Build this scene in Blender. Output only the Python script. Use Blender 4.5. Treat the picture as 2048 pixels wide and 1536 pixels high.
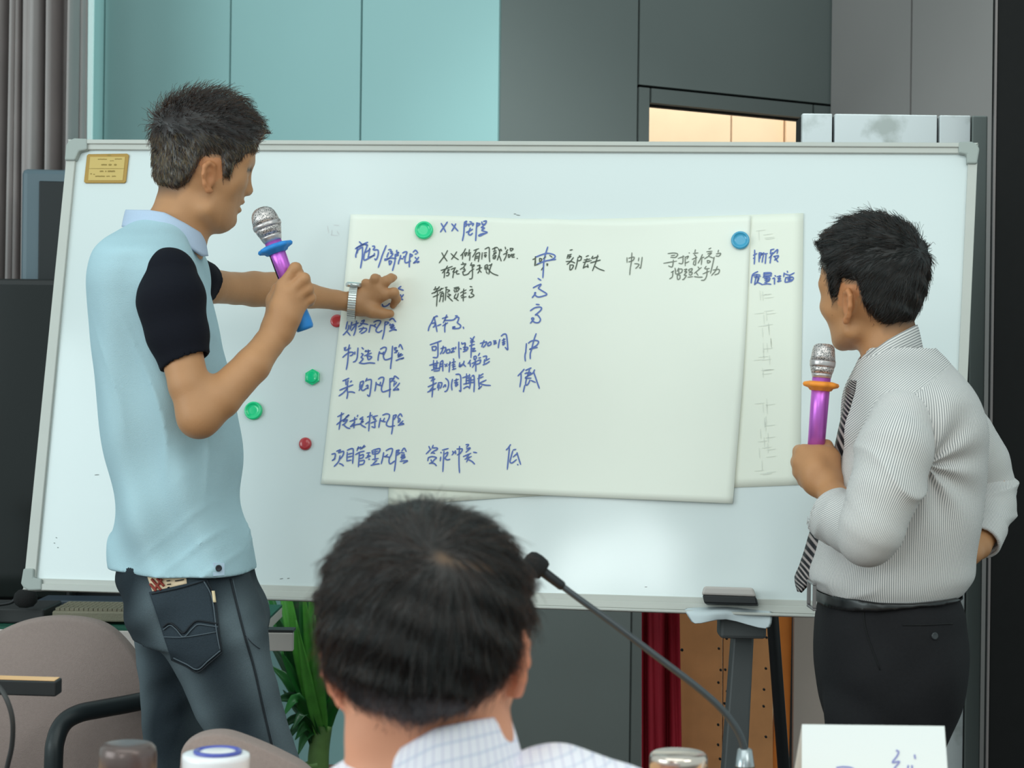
import bpy, bmesh, math, random
import numpy as np
from mathutils import Vector, Matrix

# ------------------------------------------------------------------ camera, light, exposure
SC = bpy.context.scene
for _o in list(bpy.data.objects):
    bpy.data.objects.remove(_o)
COL = SC.collection
F = 3700.0                      # focal length in pixels of the 2048x1536 frame
ROLL = 0.0125
CAMZ = 1.25
cam_d = bpy.data.cameras.new('camera')
cam = bpy.data.objects.new('camera', cam_d); COL.objects.link(cam)
cam_d.sensor_width = 36.0
cam_d.lens = 36.0 * F / 2048.0
cam_d.clip_start = 0.05
cam_d.dof.use_dof = True
cam_d.dof.focus_distance = 3.35
cam_d.dof.aperture_fstop = 9.0
cR, sR = math.cos(ROLL), math.sin(ROLL)
cam.matrix_world = Matrix(((cR, -sR, 0, 0), (0, 0, -1, 0), (sR, cR, 0, CAMZ), (0, 0, 0, 1)))
SC.camera = cam
SC.view_settings.view_transform = 'Standard'
SC.view_settings.look = 'None'
SC.view_settings.gamma = 1.0
SC.view_settings.use_curve_mapping = False
SC.view_settings.exposure = 0.0

wd = bpy.data.worlds.new('room_daylight'); SC.world = wd
wd.use_nodes = True
_bg = wd.node_tree.nodes['Background']
_bg.inputs[0].default_value = (0.77, 0.985, 0.98, 1)
_bg.inputs[1].default_value = 0.75

def area(name, loc, target, sx, sy, watt, col):
    l = bpy.data.lights.new(name, 'AREA'); l.shape = 'RECTANGLE'
    l.size, l.size_y, l.energy, l.color = sx, sy, watt, col
    o = bpy.data.objects.new(name, l); COL.objects.link(o); o.location = loc
    d = Vector(target) - Vector(loc)
    o.rotation_euler = d.to_track_quat('-Z', 'Y').to_euler()
    return o
# long windows to the left of and behind the audience, the ceiling lights of the hall, and one light added behind the board
area('window_light', (-3.6, 0.9, 1.9), (-0.4, 3.8, 1.1), 2.6, 1.6, 54, (0.84, 0.98, 1.0))
area('unseen_overhead_light', (-0.5, 1.2, 2.95), (-0.2, 2.6, 0.6), 2.4, 1.6, 18, (0.9, 1.0, 0.97))
_l = area('unseen_overhead_light', (0.75, 3.95, 2.95), (0.7, 5.0, 0.2), 2.4, .3, 9, (0.88, 1.0, 0.98)); _l.data.spread = math.radians(58)  # unseen light added behind the board to brighten the lower back wall
area('window_light', (-1.55, -2.6, 2.45), (-0.1, 2.4, 1.0), 0.8, .35, 16, (0.9, 1.0, 1.0))
for _x, _y in ((-2.0, -1.2), (-1.2, -1.6), (-0.5, -0.9)):
    area('ceiling_spot', (_x, _y, 2.95), (_x, _y + .3, 0), .16, .16, 3, (1.0, .98, .9))
area('unseen_overhead_light', (1.6, 0.2, 2.95), (0.8, 2.8, 0.8), 1.2, 1.2, 16, (0.95, 1.0, 0.95))
def lamp(name, loc, watt, r, col):
    l = bpy.data.lights.new(name, 'POINT'); l.energy = watt; l.shadow_soft_size = r; l.color = col
    o = bpy.data.objects.new(name, l); COL.objects.link(o); o.location = loc
    return o

# ------------------------------------------------------------------ pixel <-> world
def U(px, py, d):
    """world point seen at photo pixel (px, py) at depth d"""
    a = (np.asarray(px, float) - 1024.0) / F; b = (768.0 - np.asarray(py, float)) / F
    x = (a * cR - b * sR) * d; z = (a * sR + b * cR) * d + CAMZ
    return np.stack([x, np.zeros_like(x) + d, z], -1)
def RAY(px, py):
    a = (np.asarray(px, float) - 1024.0) / F; b = (768.0 - np.asarray(py, float)) / F
    return np.stack([a * cR - b * sR, np.ones_like(a), a * sR + b * cR], -1)
CAM = np.array([0, 0, CAMZ])
def on_plane(px, py, p0, n):
    r = RAY(px, py); t = ((np.asarray(p0) - CAM) @ n) / (r @ np.asarray(n))
    return CAM + r * t[..., None]

# ------------------------------------------------------------------ materials
def lin(c):
    c = c / 255.0
    return c / 12.92 if c <= 0.04045 else ((c + 0.055) / 1.055) ** 2.4
WL = (0.80, 0.97, 0.95)         # what a white sheet facing the room shows: display colour -> surface colour
def alb(r, g, b):
    return tuple(min(0.93, lin(v) / w) for v, w in zip((r, g, b), WL))
MATS = {}
def mat(name, rgb, rough=0.6, metal=0.0, spec=0.4, var=0.0, vscale=20.0, bump=0.0, bscale=200.0, attr=None, coat=0.0, trans=0.0, detail=3.0, raw=False):
    if name in MATS: return MATS[name]
    m = bpy.data.materials.new(name); m.use_nodes = True
    nt = m.node_tree; b = nt.nodes['Principled BSDF']
    c = tuple(rgb) if raw else alb(*rgb)
    b.inputs['Base Color'].default_value = (*c, 1)
    b.inputs['Roughness'].default_value = rough
    b.inputs['Metallic'].default_value = metal
    b.inputs['Specular IOR Level'].default_value = spec
    if coat: b.inputs['Coat Weight'].default_value = coat; b.inputs['Coat Roughness'].default_value = 0.08
    if trans: b.inputs['Transmission Weight'].default_value = trans
    src = None
    if attr:
        a = nt.nodes.new('ShaderNodeAttribute'); a.attribute_name = attr; src = a.outputs['Color']
    tc = nt.nodes.new('ShaderNodeTexCoord')
    if var:
        n = nt.nodes.new('ShaderNodeTexNoise'); n.inputs['Scale'].default_value = vscale; n.inputs['Detail'].default_value = detail
        nt.links.new(tc.outputs['Object'], n.inputs['Vector'])
        mr = nt.nodes.new('ShaderNodeMapRange'); mr.inputs[3].default_value = 1 - var; mr.inputs[4].default_value = 1 + var
        mr.inputs[1].default_value = 0.25; mr.inputs[2].default_value = 0.75
        nt.links.new(n.outputs['Fac'], mr.inputs[0])
        mx = nt.nodes.new('ShaderNodeMix'); mx.data_type = 'RGBA'; mx.blend_type = 'MULTIPLY'; mx.inputs[0].default_value = 1
        if src: nt.links.new(src, mx.inputs[6])
        else: mx.inputs[6].default_value = (*c, 1)
        nt.links.new(mr.outputs[0], mx.inputs[7]); src = mx.outputs[2]
    if src: nt.links.new(src, b.inputs['Base Color'])
    if bump:
        n = nt.nodes.new('ShaderNodeTexNoise'); n.inputs['Scale'].default_value = bscale; n.inputs['Detail'].default_value = 4
        nt.links.new(tc.outputs['Object'], n.inputs['Vector'])
        bp = nt.nodes.new('ShaderNodeBump'); bp.inputs['Strength'].default_value = bump; bp.inputs['Distance'].default_value = 0.002
        nt.links.new(n.outputs['Fac'], bp.inputs['Height']); nt.links.new(bp.outputs[0], b.inputs['Normal'])
    MATS[name] = m
    return m
def emis(name, rgb, s):
    m = bpy.data.materials.new(name); m.use_nodes = True
    b = m.node_tree.nodes['Principled BSDF']
    b.inputs['Base Color'].default_value = (*rgb, 1); b.inputs['Emission Color'].default_value = (*rgb, 1); b.inputs['Emission Strength'].default_value = s
    return m

# ------------------------------------------------------------------ objects
def tag(o, label=None, cat=None, group=None, kind=None):
    if label: o['label'] = label
    if cat: o['category'] = cat
    if group: o['group'] = group
    if kind: o['kind'] = kind
    return o
def thing(name, label, cat, loc, group=None):
    o = bpy.data.objects.new(name, None); COL.objects.link(o)
    o.location = Vector([float(v) for v in loc]); o.empty_display_size = 0.05
    bpy.context.view_layer.update()
    return tag(o, label, cat, group)
def put(name, me, m, parent=None, smooth=True):
    """link a mesh whose vertices are in world coordinates"""
    o = bpy.data.objects.new(name, me); COL.objects.link(o)
    if m is not None and not me.materials: me.materials.append(m)
    if smooth: me.polygons.foreach_set('use_smooth', np.ones(len(me.polygons), bool))
    if parent is not None:
        o.parent = parent; o.matrix_parent_inverse = wm(parent).inverted()
    return o
def wm(o):
    m = o.matrix_basis
    if o.parent: return wm(o.parent) @ o.matrix_parent_inverse @ m
    return m
def mesh(name, v, f):
    me = bpy.data.meshes.new(name); me.from_pydata([tuple(map(float, p)) for p in v], [], [tuple(map(int, q)) for q in f]); me.update(); return me
class G:
    """collects simple shapes (world coordinates) into one mesh"""
    def __init__(s): s.v = []; s.f = []
    def add(s, v, f):
        k = len(s.v); s.v += [tuple(map(float, p)) for p in v]; s.f += [tuple(int(i) + k for i in q) for q in f]; return s
    def hexa(s, c8):
        """8 corners: bottom ring of 4 then top ring of 4"""
        return s.add(c8, [(3, 2, 1, 0), (4, 5, 6, 7), (0, 1, 5, 4), (1, 2, 6, 5), (2, 3, 7, 6), (3, 0, 4, 7)])
    def box(s, x0, x1, y0, y1, z0, z1):
        return s.hexa([(x0, y0, z0), (x1, y0, z0), (x1, y1, z0), (x0, y1, z0), (x0, y0, z1), (x1, y0, z1), (x1, y1, z1), (x0, y1, z1)])
    def obox(s, o, ux, uy, uz):
        o, ux, uy, uz = map(np.asarray, (o, ux, uy, uz))
        return s.hexa([o, o + ux, o + ux + uy, o + uy, o + uz, o + ux + uz, o + ux + uy + uz, o + uy + uz])
    def prism(s, ring0, ring1):
        n = len(ring0)
        return s.add(list(ring0) + list(ring1), [tuple(range(n))[::-1], tuple(range(n, 2 * n))] + [(i, (i + 1) % n, n + (i + 1) % n, n + i) for i in range(n)])
    def tube(s, pts, r, n=12, cap=True):
        pts = np.asarray(pts, float); m = len(pts)
        rs = np.full(m, r) if np.isscalar(r) else np.asarray(r, float)
        t = np.gradient(pts, axis=0); t /= np.linalg.norm(t, axis=1)[:, None] + 1e-12
        ref = np.array([0, 0, 1.0]) if abs(t[0, 2]) < 0.9 else np.array([1.0, 0, 0])
        u = np.cross(t[0], ref); u /= np.linalg.norm(u)
        V = []
        for i in range(m):
            u = u - t[i] * (u @ t[i]); u /= np.linalg.norm(u); w = np.cross(t[i], u)
            for k in range(n):
                a = 2 * math.pi * k / n; V.append(pts[i] + rs[i] * (math.cos(a) * u + math.sin(a) * w))
        Fc = [(i * n + k, i * n + (k + 1) % n, (i + 1) * n + (k + 1) % n, (i + 1) * n + k) for i in range(m - 1) for k in range(n)]
        if cap: Fc += [tuple(range(n))[::-1], tuple(range((m - 1) * n, m * n))]
        return s.add(V, Fc)
    def lathe(s, p0, axis, prof, n=32, lobes=0, lamp=0.0):
        """profile = [(distance along axis, radius)]"""
        p0 = np.asarray(p0, float); w = np.asarray(axis, float); w /= np.linalg.norm(w)
        ref = np.array([0, 1.0, 0]) if abs(w[1]) < 0.9 else np.array([1.0, 0, 0])
        u = np.cross(w, ref); u /= np.linalg.norm(u); v = np.cross(w, u)
        V = []; m = len(prof)
        for t, r in prof:
            for k in range(n):
                a = 2 * math.pi * k / n; rr = r * (1 + lamp * math.cos(lobes * a)) if lobes else r
                V.append(p0 + w * t + rr * (math.cos(a) * u + math.sin(a) * v))
        Fc = [(i * n + k, i * n + (k + 1) % n, (i + 1) * n + (k + 1) % n, (i + 1) * n + k) for i in range(m - 1) for k in range(n)]
        Fc += [tuple(range(n))[::-1], tuple(range((m - 1) * n, m * n))]
        return s.add(V, Fc)
    def grid(s, P, closed=False):
        """P[i, j] points"""
        a, b = P.shape[:2]
        return s.add(P.reshape(-1, 3), [(i * b + j, i * b + (j + 1) % b, (i + 1) * b + (j + 1) % b, (i + 1) * b + j) for i in range(a - 1) for j in range(b if closed else b - 1)])
    def build(s, name, m, parent=None, smooth=False, bevel=0.0, solid=0.0, sub=0, offset=0.0, seg=2):
        me = mesh(name, s.v, s.f)
        bm = bmesh.new(); bm.from_mesh(me); bmesh.ops.recalc_face_normals(bm, faces=bm.faces); bm.to_mesh(me); bm.free()
        o = put(name, me, m, parent, smooth)
        if solid: md = o.modifiers.new('thickness', 'SOLIDIFY'); md.thickness = solid; md.offset = offset
        if sub: md = o.modifiers.new('smooth', 'SUBSURF'); md.levels = sub; md.render_levels = sub
        if bevel: md = o.modifiers.new('bevel', 'BEVEL'); md.width = bevel; md.segments = seg; md.limit_method = 'ANGLE'; md.angle_limit = 0.7
        if bevel and not smooth:
            pass
        return o
def cat(pts, n=8, closed=False):
    """Catmull-Rom through points"""
    p = np.asarray(pts, float)
    if len(p) < 3: return np.array([p[0] + (p[-1] - p[0]) * t for t in np.linspace(0, 1, n + 1)])
    q = np.vstack([p[-1], p, p[0], p[1]]) if closed else np.vstack([2 * p[0] - p[1], p, 2 * p[-1] - p[-2]])
    out = []
    for i in range(len(q) - 3):
        a, b, c, d = q[i:i + 4]
        for t in np.linspace(0, 1, n, endpoint=False):
            out.append(0.5 * (2 * b + (c - a) * t + (2 * a - 5 * b + 4 * c - d) * t * t + (3 * b - a - 3 * c + d) * t ** 3))
    if not closed: out.append(p[-1])
    return np.array(out)

# ------------------------------------------------------------------ implicit surfaces (smooth, continuous bodies and cloth)
A3 = lambda p: np.asarray(p, np.float32)
def smin(a, b, k):
    if k <= 0: return np.minimum(a, b)
    h = np.maximum(k - np.abs(a - b), 0) / k
    return np.minimum(a, b) - h * h * (k * 0.25)
def smax(a, b, k): return -smin(-a, -b, k)
def RC(a, b, ra, rb):
    a, b = A3(a), A3(b); ba = b - a; L = float(ba @ ba) + 1e-12
    def f(p):
        q = p - a; t = np.clip(q @ ba / L, 0, 1)
        return np.sqrt(((q - t[:, None] * ba) ** 2).sum(1)) - (ra + (rb - ra) * t)
    return f
def CH(pts, rs):
    fs = [RC(pts[i], pts[i + 1], rs[i], rs[i + 1]) for i in range(len(pts) - 1)]
    def f(p):
        d = fs[0](p)
        for g in fs[1:]: d = smin(d, g(p), 0.006)
        return d
    return f
def EL(c, r, R=None):
    c, r = A3(c), A3(r)
    def f(p):
        q = p - c
        if R is not None: q = q @ A3(R)
        k0 = np.sqrt(((q / r) ** 2).sum(1)); k1 = np.sqrt(((q / (r * r)) ** 2).sum(1)) + 1e-9
        return k0 * (k0 - 1) / k1
    return f
def HALF(p0, n):
    p0, n = A3(p0), A3(n); n = n / np.linalg.norm(n)
    return lambda p: (p - p0) @ n
def LOFT(secs, ex=2.3):
    """secs: rows of z, centre x, centre y, half width x, half depth y (any order in z)"""
    S = np.array(sorted([tuple(map(float, q)) for q in secs])); n = len(S)
    fine = cat(S, 10); fine = fine[np.argsort(fine[:, 0])]
    z0, z1 = S[0, 0], S[-1, 0]
    def f(p):
        z = np.clip(p[:, 2], z0, z1)
        cx, cy, a, b = (np.interp(z, fine[:, 0], fine[:, i]) for i in (1, 2, 3, 4))
        x = np.abs(p[:, 0] - cx) / a; y = np.abs(p[:, 1] - cy) / b
        r = (x ** ex + y ** ex) ** (1 / ex)
        dx = (r - 1) * np.minimum(a, b); dz = np.maximum(z0 - p[:, 2], p[:, 2] - z1)
        return (np.sqrt(np.maximum(dx, 0) ** 2 + np.maximum(dz, 0) ** 2) + np.minimum(np.maximum(dx, dz), 0)).astype(np.float32)
    return f
class SDF:
    def __init__(s, f=None): s.ops = [('u', f, 0)] if f else []
    def u(s, f, k=0.01): s.ops.append(('u', f, k)); return s
    def cut(s, f, k=0.004): s.ops.append(('s', f, k)); return s
    def keep(s, f, k=0.002): s.ops.append(('i', f, k)); return s
    def disp(s, f): s.ops.append(('d', f, 0)); return s
    def __call__(s, p):
        d = None
        for o, f, k in s.ops:
            v = f(p)
            if d is None: d = v
            elif o == 'u': d = smin(d, v, k)
            elif o == 's': d = smax(d, -v, k)
            elif o == 'i': d = smax(d, v, k)
            else: d = d + v
        return d
def grad(f, p, e=0.0015):
    p = A3(p); g = np.stack([f(p + A3(e * np.eye(3)[i])) - f(p - A3(e * np.eye(3)[i])) for i in range(3)], 1)
    return g / (np.linalg.norm(g, axis=1)[:, None] + 1e-9)
def polygonise(f, lo, hi, h, B=6, slack=1.35):
    lo = np.asarray(lo, float); hi = np.asarray(hi, float)
    nb = np.ceil((hi - lo) / (h * B)).astype(int); N = nb * B
    ax = [lo[i] + h * (np.arange(N[i]) + 0.5) for i in range(3)]
    cb = np.stack(np.meshgrid(*[lo[i] + h * B * (np.arange(nb[i]) + 0.5) for i in range(3)], indexing='ij'), -1).reshape(-1, 3)
    dc = f(A3(cb)); act = np.nonzero(np.abs(dc) < slack * h * B * 0.87 + h)[0]
    D = np.repeat(np.repeat(np.repeat(np.where(dc < 0, -1, 1).astype(np.float32).reshape(nb), B, 0), B, 1), B, 2)
    bi = np.stack(np.unravel_index(act, nb), 1) * B
    off = np.stack(np.meshgrid(*[np.arange(B)] * 3, indexing='ij'), -1).reshape(-1, 3)
    CHK = 3000
    for s in range(0, len(bi), CHK):
        ijk = (bi[s:s + CHK, None, :] + off[None]).reshape(-1, 3)
        p = np.stack([ax[i][ijk[:, i]] for i in range(3)], 1)
        D[ijk[:, 0], ijk[:, 1], ijk[:, 2]] = f(A3(p))
    S = D < 0; ny, nz = N[1], N[2]
    cells, pos, quads = [], [], []
    for a in range(3):
        sl0 = [slice(None)] * 3; sl1 = [slice(None)] * 3; sl0[a] = slice(0, -1); sl1[a] = slice(1, None)
        X = np.nonzero(S[tuple(sl0)] != S[tuple(sl1)])
        i = np.stack(X, 1); e = np.zeros(3, int); e[a] = 1
        ok = np.all([(i[:, k] > 0) & (i[:, k] < N[k] - 1) for k in range(3) if k != a], axis=0); i = i[ok]
        d0 = D[i[:, 0], i[:, 1], i[:, 2]]; j = i + e; d1 = D[j[:, 0], j[:, 1], j[:, 2]]
        t = d0 / (d0 - d1); P = i + t[:, None] * e
        b, c = [(1, 2), (2, 0), (0, 1)][a]
        ids = []
        for db, dcc in ((-1, -1), (0, -1), (0, 0), (-1, 0)):
            q = i.copy(); q[:, b] += db; q[:, c] += dcc
            ids.append((q[:, 0] * ny + q[:, 1]) * nz + q[:, 2])
        ids = np.stack(ids, 1); ids[d0 > 0] = ids[d0 > 0][:, ::-1]
        quads.append(ids); cells.append(ids.reshape(-1)); pos.append(np.repeat(P, 4, 0))
    cells = np.concatenate(cells); pos = np.concatenate(pos); quads = np.concatenate(quads)
    uq, inv = np.unique(cells, return_inverse=True)
    cnt = np.bincount(inv); V = np.stack([np.bincount(inv, pos[:, k]) / cnt for k in range(3)], 1)
    Q = np.searchsorted(uq, quads)
    return lo + h * (V + 0.5), Q
def fast_mesh(name, V, Q):
    me = bpy.data.meshes.new(name); n, m = len(V), len(Q)
    me.vertices.add(n); me.vertices.foreach_set('co', np.asarray(V, np.float32).ravel())
    me.loops.add(4 * m); me.loops.foreach_set('vertex_index', np.asarray(Q, np.int32).ravel())
    me.polygons.add(m); me.polygons.foreach_set('loop_start', np.arange(0, 4 * m, 4, dtype=np.int32)); me.polygons.foreach_set('loop_total', np.full(m, 4, np.int32))
    me.update(); me.validate(); return me
def solid(name, f, lo, hi, h, m, parent=None, colour=None, vec=None, relax=1):
    V, Q = polygonise(f, lo, hi, h)
    for _ in range(relax):                       # one light relaxation takes the grid steps out
        acc = np.zeros_like(V); cnt = np.zeros(len(V))
        for a, b in ((0, 1), (1, 2), (2, 3), (3, 0)):
            for x, y in ((a, b), (b, a)):
                acc += np.stack([np.bincount(Q[:, x], V[Q[:, y], k], len(V)) for k in range(3)], 1); cnt += np.bincount(Q[:, x], minlength=len(V))
        V = V * 0.5 + 0.5 * acc / np.maximum(cnt, 1)[:, None]
    me = fast_mesh(name, V, Q)
    if colour is not None:
        at = me.attributes.new('tint', 'FLOAT_COLOR', 'POINT'); c = np.ones((len(V), 4), np.float32); c[:, :3] = colour(A3(V)); at.data.foreach_set('color', c.ravel())
    if vec is not None:
        at = me.attributes.new('weave', 'FLOAT_VECTOR', 'POINT'); at.data.foreach_set('vector', np.asarray(vec(A3(V)), np.float32).ravel())
    return put(name, me, m, parent)
def hit(f, px, py, d0, d1, n=160):
    """where the camera ray through (px, py) meets an implicit surface"""
    px = np.atleast_1d(np.asarray(px, float)); py = np.atleast_1d(np.asarray(py, float)); r = RAY(px, py)
    out = np.full(len(px), np.nan); prev = None
    for d in np.linspace(d0, d1, n):
        v = f(A3(CAM + r * d))
        if prev is not None:
            m = np.isnan(out) & (v < 0) & (prev >= 0); out[m] = (d - (d1 - d0) / (n - 1) * (-v[m]) / (prev[m] - v[m] + 1e-9))
        prev = v
    bad = np.isnan(out)
    if bad.any(): out[bad] = np.nanmedian(out) if (~bad).any() else (d0 + d1) / 2
    return CAM + r * out[:, None]
_rw = np.random.RandomState(7)
_WD = _rw.normal(size=(24, 3)); _WP = _rw.uniform(0, 6.28, 24)
def wob(p, scale, seed=0):
    """soft random field in about -1..1"""
    d = np.zeros(len(p), np.float32)
    for i in range(6):
        k = (seed * 5 + i * 3) % 24
        d += np.sin(p @ A3(_WD[k] * scale) + _WP[k]).astype(np.float32)
    return d / 3.0

# ------------------------------------------------------------------ a head, in its own axes: x forward, y to its left, z up (metres)
def ear(p, s):
    Rz = lambda a: np.array([[math.cos(a), -math.sin(a), 0], [math.sin(a), math.cos(a), 0], [0, 0, 1]])
    o = np.array([-0.012, s * 0.070, 0.0]); p = o + (p - o) * A3((1.18, 1.0, 1.18))
    W = lambda x, y, z: o + np.array([x, s * y, z])
    d = CH([W(.010, .004, .010), W(.005, .010, .026), W(-.006, .015, .031), W(-.016, .019, .022), W(-.018, .019, .004), W(-.012, .014, -.014), W(-.002, .008, -.026), W(.006, .004, -.026)],
           [.0035, .0042, .0045, .0045, .0042, .004, .0055, .005])(p)
    d = smin(d, EL(o + np.array([-.004, s * .007, 0.002]), (.015, .005, .027), Rz(-s * 0.55))(p), .006)
    d = smin(d, RC(W(.002, .0, -.004), W(-.006, .006, .006), .010, .009)(p), .008)
    d = smax(d, -EL(W(-.001, .014, .0), (.009, .007, .013), Rz(-s * 0.4))(p), .005)
    return d
def skull(p):
    d = EL((-.004, 0, .038), (.094, .0765, .088))(p)
    d = smin(d, EL((.030, 0, .048), (.062, .064, .056))(p), .02)
    return d
def face(p):
    q = p.copy(); q[:, 1] = np.abs(q[:, 1])
    d = skull(p)
    d = smin(d, EL((.020, 0, -.012), (.070, .066, .082))(q), .02)
    d = smin(d, EL((.042, 0, -.050), (.043, .044, .052))(q), .02)
    d = smin(d, RC((-.008, .050, -.058), (.058, .016, -.091), .016, .015)(q), .028)
    d = smin(d, EL((.072, 0, -.092), (.016, .020, .014))(q), .014)
    d = smin(d, EL((.052, .041, -.014), (.028, .024, .024))(q), .02)
    d = smin(d, RC((.082, .010, .024), (.064, .050, .027), .009, .010)(q), .016)
    d = smax(d, -EL((.096, .031, .007), (.017, .018, .0105))(q), .012)
    d = smin(d, EL((.0735, .031, .006), (.0125, .0135, .0125))(q), .003)
    d = smin(d, RC((.080, .0, .016), (.0955, 0, -.022), .008, .0105)(q), .012)
    d = smin(d, EL((.0985, 0, -.027), (.0095, .011, .0085))(q), .006)
    d = smin(d, EL((.090, .013, -.030), (.0095, .0075, .0075))(q), .006)
    d = smin(d, EL((.0835, 0, -.050), (.0125, .021, .0065))(q), .006)
    d = smin(d, EL((.0815, 0, -.0665), (.0125, .018, .0070))(q), .005)
    d = smax(d, -EL((.0965, 0, -.0580), (.0135, .020, .0026))(q), .003)
    return d
class Head:
    def __init__(s, anchor_px, anchor_loc, d, yaw, pitch=0.0, roll=0.0, S=(1, 1, 1), chin=1.0):
        s.chin = chin; s.nape = 0.0; s.earout = 1.0; s.lift = 0.0; s.rec = 0.0; s.fx = 1.0
        s.hl = lambda q: q[:, 2] - np.interp(q[:, 0], HLX, [z - (s.nape if i < 3 else 0) for i, z in enumerate(HLZ)])
        f = np.array([math.cos(yaw), math.sin(yaw), 0]); l = np.array([-f[1], f[0], 0]); u = np.array([0, 0, 1.0])
        f, u = f * math.cos(pitch) + u * math.sin(pitch), u * math.cos(pitch) - f * math.sin(pitch)
        l, u = l * math.cos(roll) + u * math.sin(roll), u * math.cos(roll) - l * math.sin(roll)
        s.R = np.stack([f, l, u], 1); s.S = np.array(S, float)
        # the anchor (say one ear) has a known pixel; the head centre lies at depth d
        off = s.R @ (s.S * np.array(anchor_loc))
        s.O = U(*anchor_px, d + off[1]) - off
    def w(s, p): return s.O + (np.atleast_2d(p) * s.S) @ s.R.T
    def fz(s, q):
        q = q.copy(); w = np.clip(q[:, 0] / .05, 0, 1)
        q[:, 2] -= s.lift * w * np.clip((.10 - q[:, 2]) / .06, 0, 1)
        q[:, 0] += s.rec * np.clip(.03 - q[:, 2], 0, .15) * w
        q[:, 0] = np.where(q[:, 0] > 0, q[:, 0] / s.fx, q[:, 0])
        q[:, 2] = np.where(q[:, 2] < 0, q[:, 2] / s.chin, q[:, 2]); return q
    def loc(s, p): return A3((A3(p) - A3(s.O)) @ A3(s.R)) / A3(s.S)
    def full(s, p):
        q = s.loc(p); d = face(s.fz(q)); d = smin(d, smin(ear(q * A3((1, s.earout, 1)), 1), ear(q * A3((1, s.earout, 1)), -1), 0), .006)
        return d * float(s.S.min())
# hairline: lowest hair height at each x on the side of the head
HLX = [-.13, -.065, -.045, -.034, -.026, .006, .012, .026, .033, .060, .083, .12]
HLZ = [-.036, -.040, -.018, .014, .027, .031, -.006, -.006, .022, .046, .070, .078]
def hairline(q): return q[:, 2] - np.interp(q[:, 0], HLX, HLZ)
def hair_cap(H, thick, soft=0.03, extra=None):
    """thick(q) gives the hair depth over the scalp"""
    def f(p):
        q = H.loc(p); m = np.clip((H.hl(q) + 0.004) / soft, 0, 1); m = m * m * (3 - 2 * m)
        base = smin(face(H.fz(q)), skull(q), 0)
        d = base + 0.007 - (0.007 + thick(q)) * m - 0.0015 * m
        d = np.maximum(d, -H.hl(q) - 0.002)
        if extra is not None: d = smin(d, extra(q), .02)
        return d * float(H.S.min())
    return f
def strands(name, H, cap, n, comb, length, lift, m, parent, rng, K=6, rad=0.0004, keep=None, droop=0.0):
    """fine hair on the surface of a hair mass; comb(q) is the lie of the hair in head axes"""
    P = []
    while sum(len(x) for x in P) < n:
        v = rng.normal(size=(n * 2, 3)); v /= np.linalg.norm(v, axis=1)[:, None]; v = v[v[:, 2] > -0.75]
        c = np.array([-.004, 0, .03]); lo = np.full(len(v), .02); hi = np.full(len(v), .20)
        for _ in range(18):
            mid = (lo + hi) / 2; ins = cap(A3(H.w(c + v * mid[:, None]))) < 0; lo[ins] = mid[ins]; hi[~ins] = mid[~ins]
        q = c + v * lo[:, None]; ok = (H.hl(q) > 0.0) & (lo > .03)
        if keep is not None: ok &= keep(q)
        P.append(q[ok])
    q = np.concatenate(P)[:n]; n = len(q)
    L = length(q) * rng.uniform(.65, 1.15, n); lf = lift(q); jit = rng.normal(size=(n, 3)) * 0.16
    capl = lambda a: cap(A3(H.w(a)))
    pts = [q - 0.001 * 0]
    p = q.copy()
    for k in range(K - 1):
        g = grad(capl, p, .002); t = comb(p); t = t - g * (t * g).sum(1)[:, None]; t /= np.linalg.norm(t, axis=1)[:, None] + 1e-9
        a = lf * (1 - 0.55 * k / (K - 2))
        d = t * (1 - a)[:, None] + g * a[:, None] + jit; d[:, 2] -= droop * k / K; d /= np.linalg.norm(d, axis=1)[:, None]
        p = p + d * (L / (K - 1))[:, None]
        dd = capl(p); fl = np.maximum(0.0006 - dd, 0); p = p + g * fl[:, None]
        pts.append(p.copy())
    W = np.stack([H.w(x) for x in pts], 1)
    hc = bpy.data.hair_curves.new(name); hc.add_curves([K] * n)
    hc.attributes['position'].data.foreach_set('vector', W.astype(np.float32).ravel())
    at = hc.attributes.get('radius') or hc.attributes.new('radius', 'FLOAT', 'POINT')
    rr = np.tile(np.linspace(1, .35, K), n) * rad; at.data.foreach_set('value', rr.astype(np.float32))
    if m: hc.materials.append(m)
    o = bpy.data.objects.new(name, hc); COL.objects.link(o)
    o.parent = parent; o.matrix_parent_inverse = wm(parent).inverted()
    o['kind'] = 'stuff'
    return o
# ================================================================== the room
M_carpet = mat('carpet_grey', (92, 92, 90), .95, var=.15, vscale=60, bump=.4)
M_panel = mat('grey_wall_panel', (108, 124, 121), .5, spec=.3, var=.03, vscale=3)
M_teal_lit = mat('teal_lit_grey_panel', (146, 197, 195), .38, spec=.5, var=.03, vscale=2)  # grey panels; the teal of the window daylight is put into the base colour
M_gap = mat('dark_joint', (22, 26, 28), .8)
M_light = mat('pale_grey_wall_panel', (138, 144, 141), .5, var=.03, vscale=3)
M_black = mat('charcoal_column', (18, 19, 19), .6, spec=.2, var=.08, vscale=40)
M_bead = mat('pale_metal_bead', (120, 120, 118), .4)
M_jamb = mat('grey_door_lining', (102, 117, 114), .5)
G().box(-5, 5, -1.5, 9, -.05, 0).build('floor', M_carpet)['kind'] = 'structure'

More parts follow.
